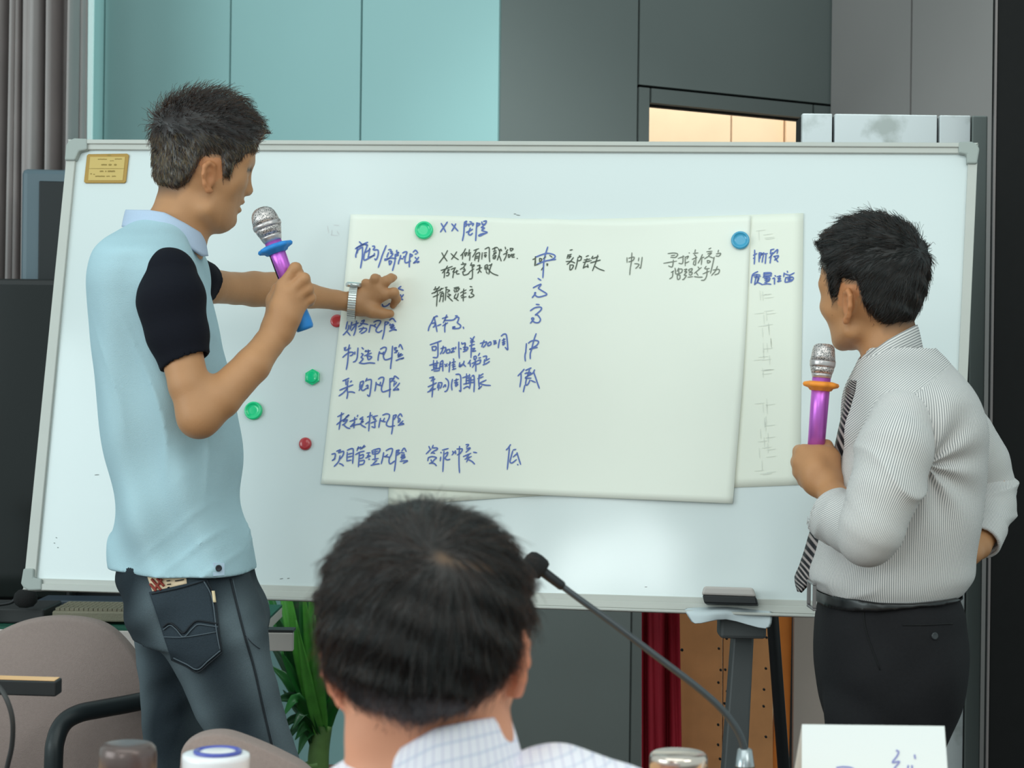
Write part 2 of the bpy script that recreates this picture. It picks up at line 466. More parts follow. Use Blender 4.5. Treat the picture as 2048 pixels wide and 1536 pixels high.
def vplane(pa, da, pb, db):
    """vertical wall through two photo columns at given depths (taken near the top of the frame)"""
    A = U(pa, 140, da)[:2]; B = U(pb, 140, db)[:2]; t = (B - A) / np.linalg.norm(B - A)
    n = np.array([t[1], -t[0]]); n = n if n[1] < 0 else -n      # towards the camera
    def s_of(px, py):
        r = RAY(px, py); k = (A @ n) / (r[0] * n[0] + r[1] * n[1]); p = r * k
        return float((p[:2] - A) @ t), float(p[2] + CAMZ)
    return A, t, n, s_of
def wall(name, pl, panels, m, back=True, th=.02, gap=.0035, rng=None):
    """panels separated by narrow open joints on a dark backing board"""
    A, t, n, _ = pl
    g = G(); T = np.array([t[0], t[1], 0]); N = np.array([n[0], n[1], 0]); O = np.array([A[0], A[1], 0])
    for s0, s1, z0, z1 in panels:
        g.obox(O + T * (s0 + gap) + [0, 0, z0 + gap] - N * th, T * (s1 - s0 - 2 * gap), N * th, [0, 0, z1 - z0 - 2 * gap])
    o = g.build(name, m); o['kind'] = 'structure'
    if back:
        b = G()
        for s0, s1, z0, z1 in panels:
            b.obox(O + T * s0 + [0, 0, z0] - N * (th + .03), T * (s1 - s0), N * .025, [0, 0, z1 - z0])
        b.build('joint_backing', M_gap, o)
    return o
ZT = 3.3
# grey panels on the left, coloured as if lit teal, running up to the outside corner
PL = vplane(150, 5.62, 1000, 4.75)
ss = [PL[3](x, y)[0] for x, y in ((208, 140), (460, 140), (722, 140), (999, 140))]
wall('wall_left', PL, [(ss[0] - .9, ss[0], 0, ZT), (ss[0], ss[1], 0, ZT), (ss[1], ss[2], 0, ZT), (ss[2], ss[3], 0, ZT)], M_teal_lit)
# grey wall with the doorway, turning away from the corner
PB = vplane(1000, 4.75, 1660, 5.25)
sb = [PB[3](x, 140)[0] for x in (1000, 1277, 1302, 1628, 1659)]
ztop = PB[3](1470, 191)[1]; zin = PB[3](1450, 222)[1]
wall('wall_back', PB, [(sb[0], sb[1], 0, ZT), (sb[1], sb[4] + .05, ztop, ZT)], M_panel)
wall('door_1', PB, [(sb[1], sb[2], 0, ztop), (sb[2], sb[3], zin, ztop), (sb[3], sb[4] + .06, 0, ztop)], M_jamb, th=.03)
# paler wall coming forward on the right
PR = vplane(1660, 5.25, 2060, 4.5)
sr = [PR[3](x, 140)[0] for x in (1661, 1822, 2060)]
wall('wall_right', PR, [(sr[0], sr[1], 0, ZT), (sr[1], sr[2] + .6, 0, ZT)], M_light)
# dark column at the right edge of the view
cx = U(1993, 60, 3.95)[0]
G().box(cx, cx + .9, 3.95, 3.985, 0, ZT).build('pillar_right', M_black, bevel=.004)['kind'] = 'structure'
G().box(cx - .003, cx + .001, 3.946, 3.953, 0, ZT).build('trim_1', M_bead)['kind'] = 'structure'

# cupboards in the lit room beyond the doorway
M_wood = mat('pale_wood_veneer', (246, 218, 186), .45, var=.06, vscale=6)
wr = thing('wardrobe', 'pale wood cupboard in the lit room seen through the doorway above the whiteboard', 'cupboard', U(1450, 700, 6.6) * [1, 1, 0])
xa, xb, xm, xe = U(1240, 220, 6.6)[0], U(1800, 220, 6.6)[0], U(1463, 220, 6.6)[0], U(1569, 220, 6.6)[0]
G().box(xa, xb, 6.63, 7.1, 0, 2.7).build('body', M_wood, wr)
G().box(xa + .004, xm - .002, 6.6, 6.628, .06, 2.66).build('door', M_wood, wr, bevel=.002)
G().box(xm + .002, xe - .002, 6.6, 6.628, .06, 2.66).build('door', M_wood, wr, bevel=.002)
G().box(xe + .002, xe + .5, 6.57, 6.628, .06, 2.66).build('side_panel', M_wood, wr, bevel=.002)
area('lobby_ceiling_light', (U(1430, 200, 5.9)[0], 5.85, 2.75), (U(1450, 200, 6.6)[0], 6.7, 1.6), .9, .5, 14, (1, .91, .78))
G().box(-.6, 3.0, 7.2, 7.25, 0, 3.3).build('wall_lobby', M_light)['kind'] = 'structure'

# white scuffed panel standing behind the right end of the whiteboard
def scuffed():
    m = mat('scuffed_white_panel', (196, 216, 216), .4, spec=.4); nt = m.node_tree; b = nt.nodes['Principled BSDF']
    tc = nt.nodes.new('ShaderNodeTexCoord'); n = nt.nodes.new('ShaderNodeTexNoise'); n.inputs['Scale'].default_value = 9; n.inputs['Detail'].default_value = 8
    nt.links.new(tc.outputs['Object'], n.inputs['Vector'])
    r = nt.nodes.new('ShaderNodeValToRGB'); r.color_ramp.elements[0].position = .56; r.color_ramp.elements[1].position = .66
    r.color_ramp.elements[0].color = (*alb(196, 216, 216), 1); r.color_ramp.elements[1].color = (*alb(160, 178, 174), 1)
    nt.links.new(n.outputs['Fac'], r.inputs[0]); nt.links.new(r.outputs[0], b.inputs['Base Color']); return m
M_scuff = scuffed()
x0, x1, x2, x3 = (U(x, 260, 4.1)[0] for x in (1602, 1667, 1877, 1944)); zt = U(1780, 229, 4.1)[2]
pt = thing('standing_partition', 'scuffed white panelled screen with grey edge behind the right end of the whiteboard', 'partition', ((x0 + x3) / 2, 4.2, 0))
for a, b in ((x0, x1), (x1, x2), (x2, x3)):
    G().box(a + .003, b - .003, 4.1, 4.12, .02, zt).build('panel', M_scuff, pt, bevel=.002)
G().box(x0 + .004, x3 - .004, 4.121, 4.20, 0, zt - .004).build('core', M_gap, pt)
G().box(x3, x3 + .035, 4.1, 4.21, 0, zt).build('edge_post', M_jamb, pt, bevel=.003)

# grey curtain at the far left with the bright slit of a window beside it
M_curt = mat('grey_curtain_cloth', (160, 164, 161), .85, var=.05, vscale=8)
zc = np.array([.02, 3.25]); xs = np.linspace(U(-900, 200, 5.0)[0], U(173, 200, 5.0)[0], 420)
ph = 1 + (xs - xs[-1]) / .396
yy = 5.0 + .05 * np.sin(ph * 47) + .03 * np.sin(ph * 101 + 1) + .02 * np.sin(ph * 23 + 2)
P = np.stack([np.stack([xs + .012 * np.sin(ph * 30) * (k / 12), yy, np.full_like(xs, .02 + 3.2 * k / 12)], 1) for k in range(13)])
tag(G().grid(P).build('curtain', M_curt, None, True, solid=.006), 'grey pleated curtain hanging at the far left edge of the room', 'curtain')
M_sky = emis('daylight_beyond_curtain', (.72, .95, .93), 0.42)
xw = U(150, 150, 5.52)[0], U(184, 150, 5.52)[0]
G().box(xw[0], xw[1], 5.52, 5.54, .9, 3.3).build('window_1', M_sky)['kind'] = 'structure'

# ================================================================== whiteboard
BC = np.array([-.0465, 3.5692, CAMZ + .0298]); BN = np.array([-.161, -.973, .168]); BN = BN / np.linalg.norm(BN)
BX = np.cross(BN, [0, 0, 1]); BX = -BX / np.linalg.norm(BX) if BX[0] < 0 else BX / np.linalg.norm(BX)
BZ = np.cross(BX, BN); BZ = BZ if BZ[2] > 0 else -BZ
def Bp(px, py, off=0.0):
    """point on the writing surface (or off metres in front of it)"""
    return on_plane(px, py, BC + BN * off, BN)
def Bo(px, py, off):
    """same spot of the surface moved straight out by off"""
    return on_plane(px, py, BC, BN) + BN * np.asarray(off)[..., None]
def bprism(g, ring, o0, o1):
    r = np.array(ring, float); return g.prism(list(Bo(r[:, 0], r[:, 1], np.full(len(r), o0))), list(Bo(r[:, 0], r[:, 1], np.full(len(r), o1))))
def board_mat():
    m = mat('whiteboard_enamel', (201, 224, 222), .15, spec=.5); nt = m.node_tree; b = nt.nodes['Principled BSDF']
    tc = nt.nodes.new('ShaderNodeTexCoord'); n = nt.nodes.new('ShaderNodeTexNoise'); n.inputs['Scale'].default_value = 3.2; n.inputs['Detail'].default_value = 1.0
    nt.links.new(tc.outputs['Object'], n.inputs['Vector'])
    bp = nt.nodes.new('ShaderNodeBump'); bp.inputs['Strength'].default_value = .35; bp.inputs['Distance'].default_value = .02
    nt.links.new(n.outputs['Fac'], bp.inputs['Height']); nt.links.new(bp.outputs[0], b.inputs['Normal'])
    return m
M_board = board_mat()
M_alu = mat('pale_aluminium_frame', (178, 192, 184), .4, spec=.5, var=.02)
M_cap = mat('grey_plastic_corner', (150, 168, 162), .5)
M_steel = mat('grey_stand_steel', (72, 80, 80), .45, var=.04)
M_blk = mat('black_plastic', (24, 27, 29), .5)
wb = thing('whiteboard', 'large white board in an aluminium frame on a stand with paper sheets pinned to it', 'whiteboard', (BC[0], BC[1] + .1, 0))
TL, TR, BR, BL = (139, 282), (1956, 289), (1913, 1238), (49, 1180)
bprism(G(), [TL, TR, BR, BL], -.018, 0).build('writing_surface', M_board, wb)
def lerp(a, b, t): return (a[0] + (b[0] - a[0]) * t, a[1] + (b[1] - a[1]) * t)
iTL, iTR, iBR, iBL = (155, 301), (1936, 309), (1895, 1209), (74, 1157)
for nm, ring in (('top_rail', [TL, TR, iTR, iTL]), ('side_rail', [TR, BR, iBR, iTR]), ('bottom_rail', [iBL, iBR, BR, BL]), ('side_rail', [TL, iTL, iBL, BL])):
    g = G(); bprism(g, ring, -.02, .008)
    mid = [lerp(ring[i], ring[j], .45) for i, j in ((0, 3), (1, 2))] if nm != 'side_rail' else None
    if mid: bprism(g, [ring[0], ring[1], mid[1], mid[0]] if nm == 'top_rail' else [mid[0], mid[1], ring[2], ring[3]], .008, .0125)
    g.build(nm, M_alu, wb, bevel=.0015)
# marker tray lip along the lower rail
bprism(G(), [(330, 1189), (1640, 1231), (1640, 1237), (330, 1195)], .013, .04).build('tray', M_alu, wb, bevel=.002)
for c, dx, dy in ((TL, 1, 1), (TR, -1, 1), (BR, -1, -1), (BL, 1, -1)):
    x, y = c
    ring = [(x - dx * 2, y + dy * 12), (x + dx * 4, y + dy * 3), (x + dx * 14, y - dy * 2), (x + dx * 40, y - dy * 1), (x + dx * 40, y + dy * 21), (x + dx * 24, y + dy * 24), (x + dx * 20 - (4 if dy > 0 else -4) * 1, y + dy * 42), (x - dx * 1 - (4 if dy > 0 else -4), y + dy * 42)]
    bprism(G(), ring, -.022, .0145).build('corner_cap', M_cap, wb, bevel=.003)
# stand
def bx_from(px0, px1, py_top, d, zb, thick):
    g = G(); a, b = U(px0, py_top, d), U(px1, py_top, d)
    return a, b
g = G()
for (ta, tb, ba, bb) in (((1470, 1236), (1510, 1236), (1440, 1640), (1490, 1640)),):
    A, B = U(*ta, 3.47), U(*tb, 3.47); C, D = U(*ba, 3.42), U(*bb, 3.42)
    k = A[2] / (A[2] - C[2]); C, D = A + (C - A) * k, B + (D - B) * k
    dz = np.array([0, .05, 0]); g.hexa([C, D, D + dz, C + dz, A, B, B + dz, A + dz])
g.build('leg', M_steel, wb, bevel=.004)
g = G(); A, B = U(475, 1205, 3.72), U(508, 1205, 3.72); g.hexa([A * [1, 1, 0], B * [1, 1, 0], B * [1, 1, 0] + [0, .05, 0], A * [1, 1, 0] + [0, .05, 0], A, B, B + [0, .05, 0], A + [0, .05, 0]]).build('leg', M_steel, wb, bevel=.004)
A = U(1545, 1235, 3.75); B = U(1567, 1536, 3.77); B = A + (B - A) * (A[2] / (A[2] - B[2])); B[2] = .012
G().tube([A + [0, 0, .1], A, B], .0125, 12).build('strut', M_blk, wb, True)
A = U(1495, 1240, 3.44)
G().box(A[0] - .055, A[0] + .03, 3.40, 3.46, A[2] - .03, A[2] + .02).build('clamp', M_steel, wb, bevel=.006)

# brass maker's plate, lettering worn away to dashes
M_brass = mat('brass_rim', (158, 134, 66), .4, metal=.2); M_brass2 = mat('brass_face', (186, 172, 102), .45, metal=.1); M_etch = mat('etched_lettering', (140, 126, 62), .6)
pq = thing('nameplate', 'small brass plate fixed in the top left corner of the whiteboard', 'plate', Bo(213, 338, np.array(.003)))
bprism(G(), [(175, 312), (178, 309), (255, 308), (259, 311), (253, 364), (250, 367), (172, 367), (169, 364)], .0006, .004).build('rim', M_brass, pq, bevel=.001)
bprism(G(), [(182, 315), (252, 315), (247, 362), (178, 362)], .004, .0048).build('face', M_brass2, pq)
def ribbon(g, pts, w, off):
    """flat pen line of width w (photo px) on the board plane; off may be a function of pixel position"""
    p = np.asarray(pts, float)
    if len(p) == 1: p = np.vstack([p - [w * .4, 0], p + [w * .4, 0]])
    c = cat(p, 5) if len(p) > 2 else np.array([p[0] + (p[-1] - p[0]) * t for t in np.linspace(0, 1, 4)])
    d = np.gradient(c, axis=0); d /= np.linalg.norm(d, axis=1)[:, None] + 1e-9; n = np.stack([-d[:, 1], d[:, 0]], 1)
    c[0] -= d[0] * w * .3; c[-1] += d[-1] * w * .3
    ww = np.full(len(c), w * .5); ww[0] *= .7; ww[-1] *= .6
    l, r = c + n * ww[:, None], c - n * ww[:, None]
    o = off if callable(off) else (lambda x, y: np.full(len(x), off))
    P = np.stack([Bo(l[:, 0], l[:, 1], o(l[:, 0], l[:, 1])), Bo(r[:, 0], r[:, 1], o(r[:, 0], r[:, 1]))], 1)
    g.grid(P)
g = G()
for x0_, x1_, y_, w_ in ((198, 216, 320, 2), (232, 246, 319.5, 2), (222, 230, 323, 1.5), (205, 216, 331, 3), (220, 224, 331, 4), (231, 234, 331, 4), (180, 250, 338.5, 1.2), (202, 209, 344, 3), (213, 214, 344, 3), (218, 232, 344, 3.4), (183, 185, 349, 2.4), (189, 191, 350, 2), (193, 212, 354, 2.6), (215, 222, 354, 2.2), (226, 234, 354, 2.4)):
    n_ = max(1, int((x1_ - x0_) / 3.2)) if w_ > 1.3 else 1
    for k in range(n_):
        a_ = x0_ + (x1_ - x0_) * k / n_; ribbon(g, [(a_, y_ - (.4 if k % 2 else 0)), (a_ + (x1_ - x0_) / n_ * (.72 if n_ > 1 else 1), y_)], w_, .0051)
ribbon(g, [(217, 311.8), (223, 311.8)], 3, .0042)
g.build('lettering', M_etch, pq)

# specks and old marks on the board
g = G(); rs = np.random.RandomState(4)
for x, y, l in ((1033, 430, 7), (1028, 428, 4), (112, 1075, 2), (108, 1086, 2), (115, 1095, 2), (190, 950, 8), (90, 1160, 3), (560, 1158, 6), (575, 1157, 4), (1290, 1174, 4), (1715, 415, 3), (1728, 432, 3)):
    ribbon(g, [(x, y), (x + l, y + rs.uniform(-1, 1))], 1.6, .0004)
g.build('marker_specks', mat('old_marker', (120, 134, 132), .7), wb)
g = G()
for x, y, l, a in ((655, 452, 14, 80), (668, 450, 10, 5), (664, 460, 10, 95), (674, 462, 8, 60), (662, 470, 14, 5)):
    ribbon(g, [(x, y), (x + l * math.cos(math.radians(a)), y + l * math.sin(math.radians(a)))], 1.5, .0004)
g.build('wiped_writing', mat('wiped_marker', (190, 206, 206), .5), wb)

# ------------------------------------------------------------------ the two large sheets of paper
M_paper = mat('cream_paper', (224, 242, 229), .85, spec=.2, var=.012, vscale=5)
M_paper2 = mat('cream_paper_back_sheet', (223, 241, 226), .85, spec=.2, var=.012, vscale=4)
def offA(x, y):
    x = np.asarray(x, float); y = np.asarray(y, float)
    return .0060 + .0014 * np.sin(x / 95 + y / 210) + .0012 * np.sin(x / 41 - y / 160 + 1) + .004 * np.exp(-((x - 1078 + (y - 700) * .06) / 26) ** 2) + .002 * np.clip((y - 900) / 100, 0, 1) ** 2 + .002 * np.clip((500 - y) / 70, 0, 1) ** 2 * (1 + np.sin(x / 60))
def offB(x, y):
    x = np.asarray(x, float); y = np.asarray(y, float)
    return .0022 + .0012 * np.sin(x / 70 + y / 120) + .0015 * np.clip((y - 930) / 80, 0, 1) ** 2
def sheet(name, label, top, right, bottom, left, off, m, nx=70, ny=44):
    """four edge polylines in photo pixels"""
    t, r, b, l = (cat(e, 10) if len(e) > 2 else np.array([np.array(e[0]) + (np.array(e[1]) - np.array(e[0])) * k for k in np.linspace(0, 1, 21)]) for e in (top, right, bottom, left))
    sm = lambda e, n: np.stack([np.interp(np.linspace(0, 1, n), np.linspace(0, 1, len(e)), e[:, k]) for k in (0, 1)], 1)
    t, b, l, r = sm(t, nx), sm(b, nx), sm(l, ny), sm(r, ny)
    u = np.linspace(0, 1, nx)[None, :, None]; v = np.linspace(0, 1, ny)[:, None, None]
    P = (1 - v) * t[None] + v * b[None] + (1 - u) * l[:, None] + u * r[:, None] - ((1 - u) * (1 - v) * t[0] + u * (1 - v) * t[-1] + (1 - u) * v * b[0] + u * v * b[-1])
    o = G().grid(Bo(P[..., 0], P[..., 1], off(P[..., 0], P[..., 1]))).build(name, m, None, True, solid=.0004, offset=1)
    return tag(o, label, 'paper', 'paper sheets on the whiteboard')
shB = sheet('flip_chart_sheet', 'blank cream paper sheet lying behind the written sheet, showing at right and below', [(792, 450), (1607, 427)], [(1607, 427), (1600, 970)], [(777, 1012), (1100, 991), (1600, 970)], [(792, 450), (777, 1012)], offB, M_paper2, 40, 30)
shA = sheet('flip_chart_sheet', 'large cream paper sheet covered in blue and black handwriting at the front', [(703, 430), (900, 434), (1110, 441), (1250, 444), (1400, 437), (1502, 433)], [(1502, 433), (1490, 700), (1466, 1008)], [(643, 968), (850, 979), (1060, 990), (1466, 1008)], [(703, 430), (688, 590), (662, 800), (643, 968)], offA, M_paper)
# ------------------------------------------------------------------ handwriting: pen strokes per area (origin, scale), points in tenths of an enlarged view
INK = {
'R1': (700, 475, 1.28, 'b', "26,13 31,18 35,22;16,31 24,26 33,21 40,19 47,21;18,29 26,24 36,19 46,22;47,14 40,17 33,21 28,25;21,29 20,36 17,47 17,53;20,42 22,35 27,30 33,27;34,26 34,40 33,55 31,68 29,80;46,22 44,28 41,36 38,46 37,56 39,60 46,57 55,52 64,46;41,40 46,37 53,32;52,29 51,38 49,49 48,53;51,52 57,50 62,47;59,24 64,24 64,29 61,32 64,34 69,33 73,34 74,40 73,48 70,56 67,59 65,56;64,42 64,46 62,49;94,22 90,32 84,47 79,63 74,78;100,33 104,32 107,34;100,40 97,47 96,52;104,37 109,38 106,42 111,43 106,50 98,57 90,60;90,57 97,56 107,54 119,55;101,62 102,68 103,71 107,65 107,62 101,61;121,34 121,39 126,40 120,44 125,46 118,49;117,44 117,52 116,63 113,75 110,86;131,47 129,55 126,63 125,69;131,55 137,56;136,41 142,38 147,39 144,47 142,56 142,64 145,66 151,64 156,61;140,49 138,53;155,43 154,55 153,68 153,77;155,43 161,47 156,51;163,39 169,34 175,41;168,44 172,43;168,52 171,56;177,52 172,59 164,67;164,67 171,64 178,63 174,66"),
'R2': (870, 435, 1.1378, 'b', "16,16 20,23 26,35;30,13 22,24 14,35;40,17 47,25 54,33;49,17 45,25 40,33;69,13 68,25 67,40 64,55;69,13 74,11 71,16 75,18 70,23;81,12 85,13;78,17 79,22;79,18 89,16 87,21;73,36 80,33 87,29;82,26 79,34 78,40 82,42 87,38;97,14 96,25 95,40 94,55;97,15 104,17 99,21 97,23;108,12 109,17 112,20;112,11 118,10 117,15 113,20;109,18 114,17;111,22 107,25 114,26 108,31 115,34 120,36 112,40 104,44 101,43 106,40 113,38"),
'R2k': (870, 435, 1.1378, 'k', "17,82 22,91 29,101;30,77 24,88 17,97 11,105;38,84 46,92 55,98;51,80 46,88 39,97;71,73 67,81 60,89;65,86 64,97;69,83 70,90;70,83 75,82 72,87 70,90;80,75 79,81 77,89;79,84 83,82;81,84 81,92 80,100;90,77 101,73;96,75 92,84 87,92;95,86 93,93 92,100;95,85 103,82 102,92 100,103;95,91 101,90;94,95 100,94;109,82 108,97;115,74 124,70 125,80 125,92 126,103;113,83 119,82;114,88 116,92 118,87 114,87;132,74 140,70 144,71;138,70 137,77;134,79 141,78;135,83 141,82 136,85 133,90;138,87 139,93 136,96 133,94;134,93 141,89;146,73 148,78 151,74 153,78;149,77 147,88 143,99;147,88 150,95 152,101;161,69 162,74;167,75 163,80;157,86 166,82;165,80 163,90 158,100;172,73 174,78 179,73 172,72;168,86 169,93 173,88 168,86;175,85 177,92 182,92;176,86 182,85;177,89 181,88;188,95 189,95;15,122 28,118 41,113;30,112 25,120 18,128;23,121 23,132 22,139;30,122 34,120 30,126 34,129 31,134 27,134;27,128 33,126;38,120 48,116;48,116 45,122 42,126;45,122 43,132 42,139;46,127 54,123;51,122 51,130 57,130;65,104 66,109;61,109 72,107;72,108 67,114;59,120 68,115;68,117 70,123 64,126;66,121 70,120;65,127 67,133 76,131 80,127;85,105 83,110;82,111 91,110 88,115;80,126 90,119;86,112 87,125 86,140 80,142;98,112 104,110;104,111 102,120;96,121 108,116;104,111 103,122 99,129;103,122 107,127;115,112 115,120;116,111 121,110 121,120;118,114 118,123;118,125 121,130;131,107 127,118 124,131;124,111 131,109;122,118 128,126 136,131 145,134"),
'R3': (760, 560, 1.024, 'b', "44,14 39,18 43,20 49,22;43,31 44,34;49,31 45,36 37,44;38,42 44,40 48,41;6,51 8,55 13,55 18,52 21,49;112,77 107,88 102,97 100,105;111,79 117,75 119,76;112,77 115,90 118,107;108,90 114,89 113,95 110,98;119,95 126,92;129,80 140,77;138,73 135,81 131,89;133,84 143,84 152,83 158,78 163,79 161,86 160,89 165,93 167,96 164,100 157,101 150,101;150,98 155,97;151,100 155,98;130,95 140,89;136,89 134,98 134,108;156,75 160,75;172,98 173,101"),
'R3k': (760, 560, 1.024, 'k', "115,15 113,22;123,15 119,20 113,28;107,29 119,24 131,18;110,36 122,31;119,26 118,40 117,55;111,21 122,18;127,18 124,24;123,28 130,25;126,31 125,38 123,46;126,31 131,28 131,38 130,46;125,35 130,34;135,17 139,16;137,18 136,30 135,43;138,21 144,23 139,27;140,30 146,32 141,35;139,34 144,39 150,45;153,18 163,16;153,22 155,27;154,20 164,19 159,26;158,21 157,26;157,30 154,37 162,44;162,29 159,38 153,39;166,28 178,22;173,20 172,32 172,45;167,35 172,31;174,29 178,28;168,38 178,36;186,15 190,16;185,23 191,21 190,27 188,29 194,33 189,37 184,37 185,34"),
'R4': (670, 630, 1.28, 'b', "34,19 32,28 30,38;39,15 46,14 44,25 41,39;38,28 36,38 29,47 23,53;33,44 41,54;47,28 54,25 62,22;57,17 56,30 54,43 50,54;56,26 50,34 44,42;70,18 77,15 74,21 69,27 62,32;67,23 76,24 86,26;64,38 72,36 82,36 82,41 76,46 69,49;75,33 71,40 65,46;93,27 91,36 89,46;94,28 100,29 107,33;106,25 102,30;101,20 110,16 118,17 117,23 111,32 107,39 108,44 114,46 122,41;130,19 129,32 127,47 123,63;131,19 139,21 131,27;141,15 149,10 157,19;143,24 142,28 151,25 143,34 153,28 145,36 155,33;141,43 150,39 159,40 152,37;26,85 29,92 42,86;30,84 26,92;39,78 37,90 36,105 34,125 31,141;22,110 31,102 40,97 49,98 46,104 41,106;53,96 53,102;61,86 60,98 59,110 55,119 49,122;71,85 75,89;70,100 74,103 69,110 74,114 66,123;64,124 75,126 90,124 104,125;82,92 80,95 92,93;87,91 88,98;78,106 95,99;87,97 84,108;85,108 88,116 96,109 85,106;116,95 113,107 112,118;116,99 122,100 128,103;118,89 127,84 133,86 131,95 126,104 127,112 131,116 140,114 148,110;127,96 123,101;149,81 148,95 147,112 145,127 144,139;153,86 159,85 154,90 161,93 154,98;165,83 169,77 175,89;162,92 158,98;165,98 163,105 172,100 163,109 175,103;158,118 167,114 178,111 171,114"),
'R5': (840, 670, 1.024, 'b', "22,21 34,17 45,13;38,17 38,30 37,46 28,47;26,25 27,33;27,25 34,25 33,32 27,32;44,29 54,27 52,35 48,39;49,24 47,33 43,40;56,32 56,38 62,37 62,31 56,32;66,30 71,28 69,33 65,37 72,35;75,26 74,30;81,16 81,30 82,49;84,29 86,30;87,17 88,20 94,18 94,24;90,27 99,27 98,31 91,31;94,20 93,33;90,36 98,33;105,8 108,11;113,5 109,11;105,14 111,12;105,17 113,15;103,24 113,21;109,13 107,25 106,48;108,30 114,29 109,35 116,34;125,19 138,16 135,23 131,27;133,13 130,21 128,26;141,19 141,24 147,21 146,16 141,19;152,14 157,14 153,18 158,18 153,21;165,11 163,20 162,28;168,4 173,0 178,1 180,12 181,25 181,32 176,27;170,13 176,10;173,9 173,16;170,17 176,15;171,20 172,22 175,19 171,18;21,63 31,60 39,58;29,53 29,70;36,54 35,70;30,64 35,63;30,68 35,67;25,73 35,70 41,69;30,75 41,74;43,57 42,66 41,72;44,56 48,54 48,65 48,75;43,61 47,60;43,66 47,65;52,61 57,65;57,60 53,66;63,56 62,66 61,77;60,63 64,58;70,50 71,54;67,58 74,56;70,55 70,71;67,63 73,61;68,67 74,65;68,72 75,70;83,58 82,66 86,62;92,55 90,61 83,67;89,60 95,66;105,53 102,58 100,60;104,57 105,66;112,46 113,52 117,49 116,45 112,46;108,60 119,55;115,53 116,65 116,76;115,58 109,68;117,62 123,60;124,39 121,44;122,49 126,48;120,54 126,53 124,60;131,46 138,45 137,51;134,55 144,50;134,52 133,60;131,63 138,60 144,56;21,89 29,87 26,92;24,95 32,91;29,88 28,105 26,128;18,107 27,103 35,99;17,118 25,114 33,111;27,108 20,117;39,100 37,109;39,99 46,99 45,106 43,110;41,103 39,114;54,90 59,95 60,103 58,112 55,116 52,117;49,108 53,103 54,107;68,92 66,103 67,114;75,82 82,82 85,88 85,102 85,116 82,115;72,95 80,92;76,91 75,101;72,99 79,98;74,103 75,106 79,102 74,101;89,89 104,84;97,81 96,102;103,82 102,101;97,90 102,89;97,95 102,94;91,102 104,99;91,111 98,107 102,109;106,88 105,99 103,111;108,86 112,85 113,100 112,118;106,94 112,93;106,99 112,98;131,81 123,86;123,83 122,96 123,108;120,91 131,87;137,94 124,100;123,110 122,112 128,106;124,101 134,104 146,105"),
'R6': (660, 740, 1.1378, 'b', "31,26 38,23 45,20;38,24 38,35;43,25 42,30;51,26 48,29;24,47 38,41 54,35;42,30 41,45 42,55 40,66;41,43 32,53 22,60;44,51 52,51 58,53;71,29 69,41;71,29 78,27 76,36 73,44;74,35 68,48;73,45 77,48 85,43 89,43;86,20 83,27;84,25 92,23 96,25 95,40 93,55 91,61 87,58;84,38 88,36 88,43;107,29 106,38 104,49;108,33 115,36 121,38;112,22 118,18 124,19 123,28 120,38 119,46 122,51 130,49 140,45;117,29 115,36;138,21 138,35 138,50 137,63;138,21 146,21 139,29;147,22 149,15 158,21;145,26 150,27;148,30 147,38;153,29 150,34;160,31 153,40 146,47 152,46 158,46 155,43;19,107 33,100;28,98 26,113 22,136;17,125 27,117 37,112;38,108 45,103 36,112;37,110 32,118 41,114 36,122 30,126;32,125 40,132 47,134;47,118 63,112;58,109 57,121 56,133;65,104 64,107;58,120 48,130;48,130 59,126 68,124;77,108 70,113 77,113 73,119 78,118 68,125;71,124 76,128 83,132;87,108 98,104;94,98 92,115 90,140;83,124 93,117;98,108 110,105;104,107 101,112 106,113;95,122 108,117;105,113 104,125 104,132 97,130;117,111 115,120 113,132;117,116 122,118 128,119;126,111 123,117;122,104 130,101 137,103 136,111 131,121 131,127 138,130 149,128;146,106 145,120 144,135 142,147;146,105 153,104 147,114;156,108 162,101 166,107;156,110 161,112;158,113 157,121;162,114 159,120;168,117 158,127;157,127 170,124 162,122"),
'R7': (655, 870, 1.024, 'b', "10,40 17,39 16,48 11,53;11,53 17,49;20,34 28,31 24,37 34,34 33,42 27,50;27,43 24,55 15,65;26,59 31,61 34,64;42,36 41,54;42,32 49,29 54,30 54,45 53,59;44,40 52,38;43,46 52,44;41,54 50,52;65,25 62,33;63,29 70,26 69,30;77,22 72,29;72,28 79,24;59,41 68,36 77,34;67,38 66,52 65,66;68,43 75,41 74,47 68,49;68,54 77,53 75,60 67,62;82,38 89,37;86,38 85,47;80,48 90,44;83,44 88,43;86,51 88,50;93,33 94,40;95,32 109,29 106,38 95,40;95,36 105,34;100,33 99,53;94,51 106,49;91,63 100,61 108,60;103,53 95,60;117,37 115,48 112,60;118,45 125,46 129,47;125,41 120,46;122,33 130,29 135,30 133,40 129,48 128,56 131,60 140,54;143,33 142,48 141,60 139,75;143,33 149,32 144,37 150,38 143,43;154,34 159,28 163,35;152,37 159,38;153,42 160,42 152,47 161,46 153,51;151,55 158,54 166,54 157,59"),
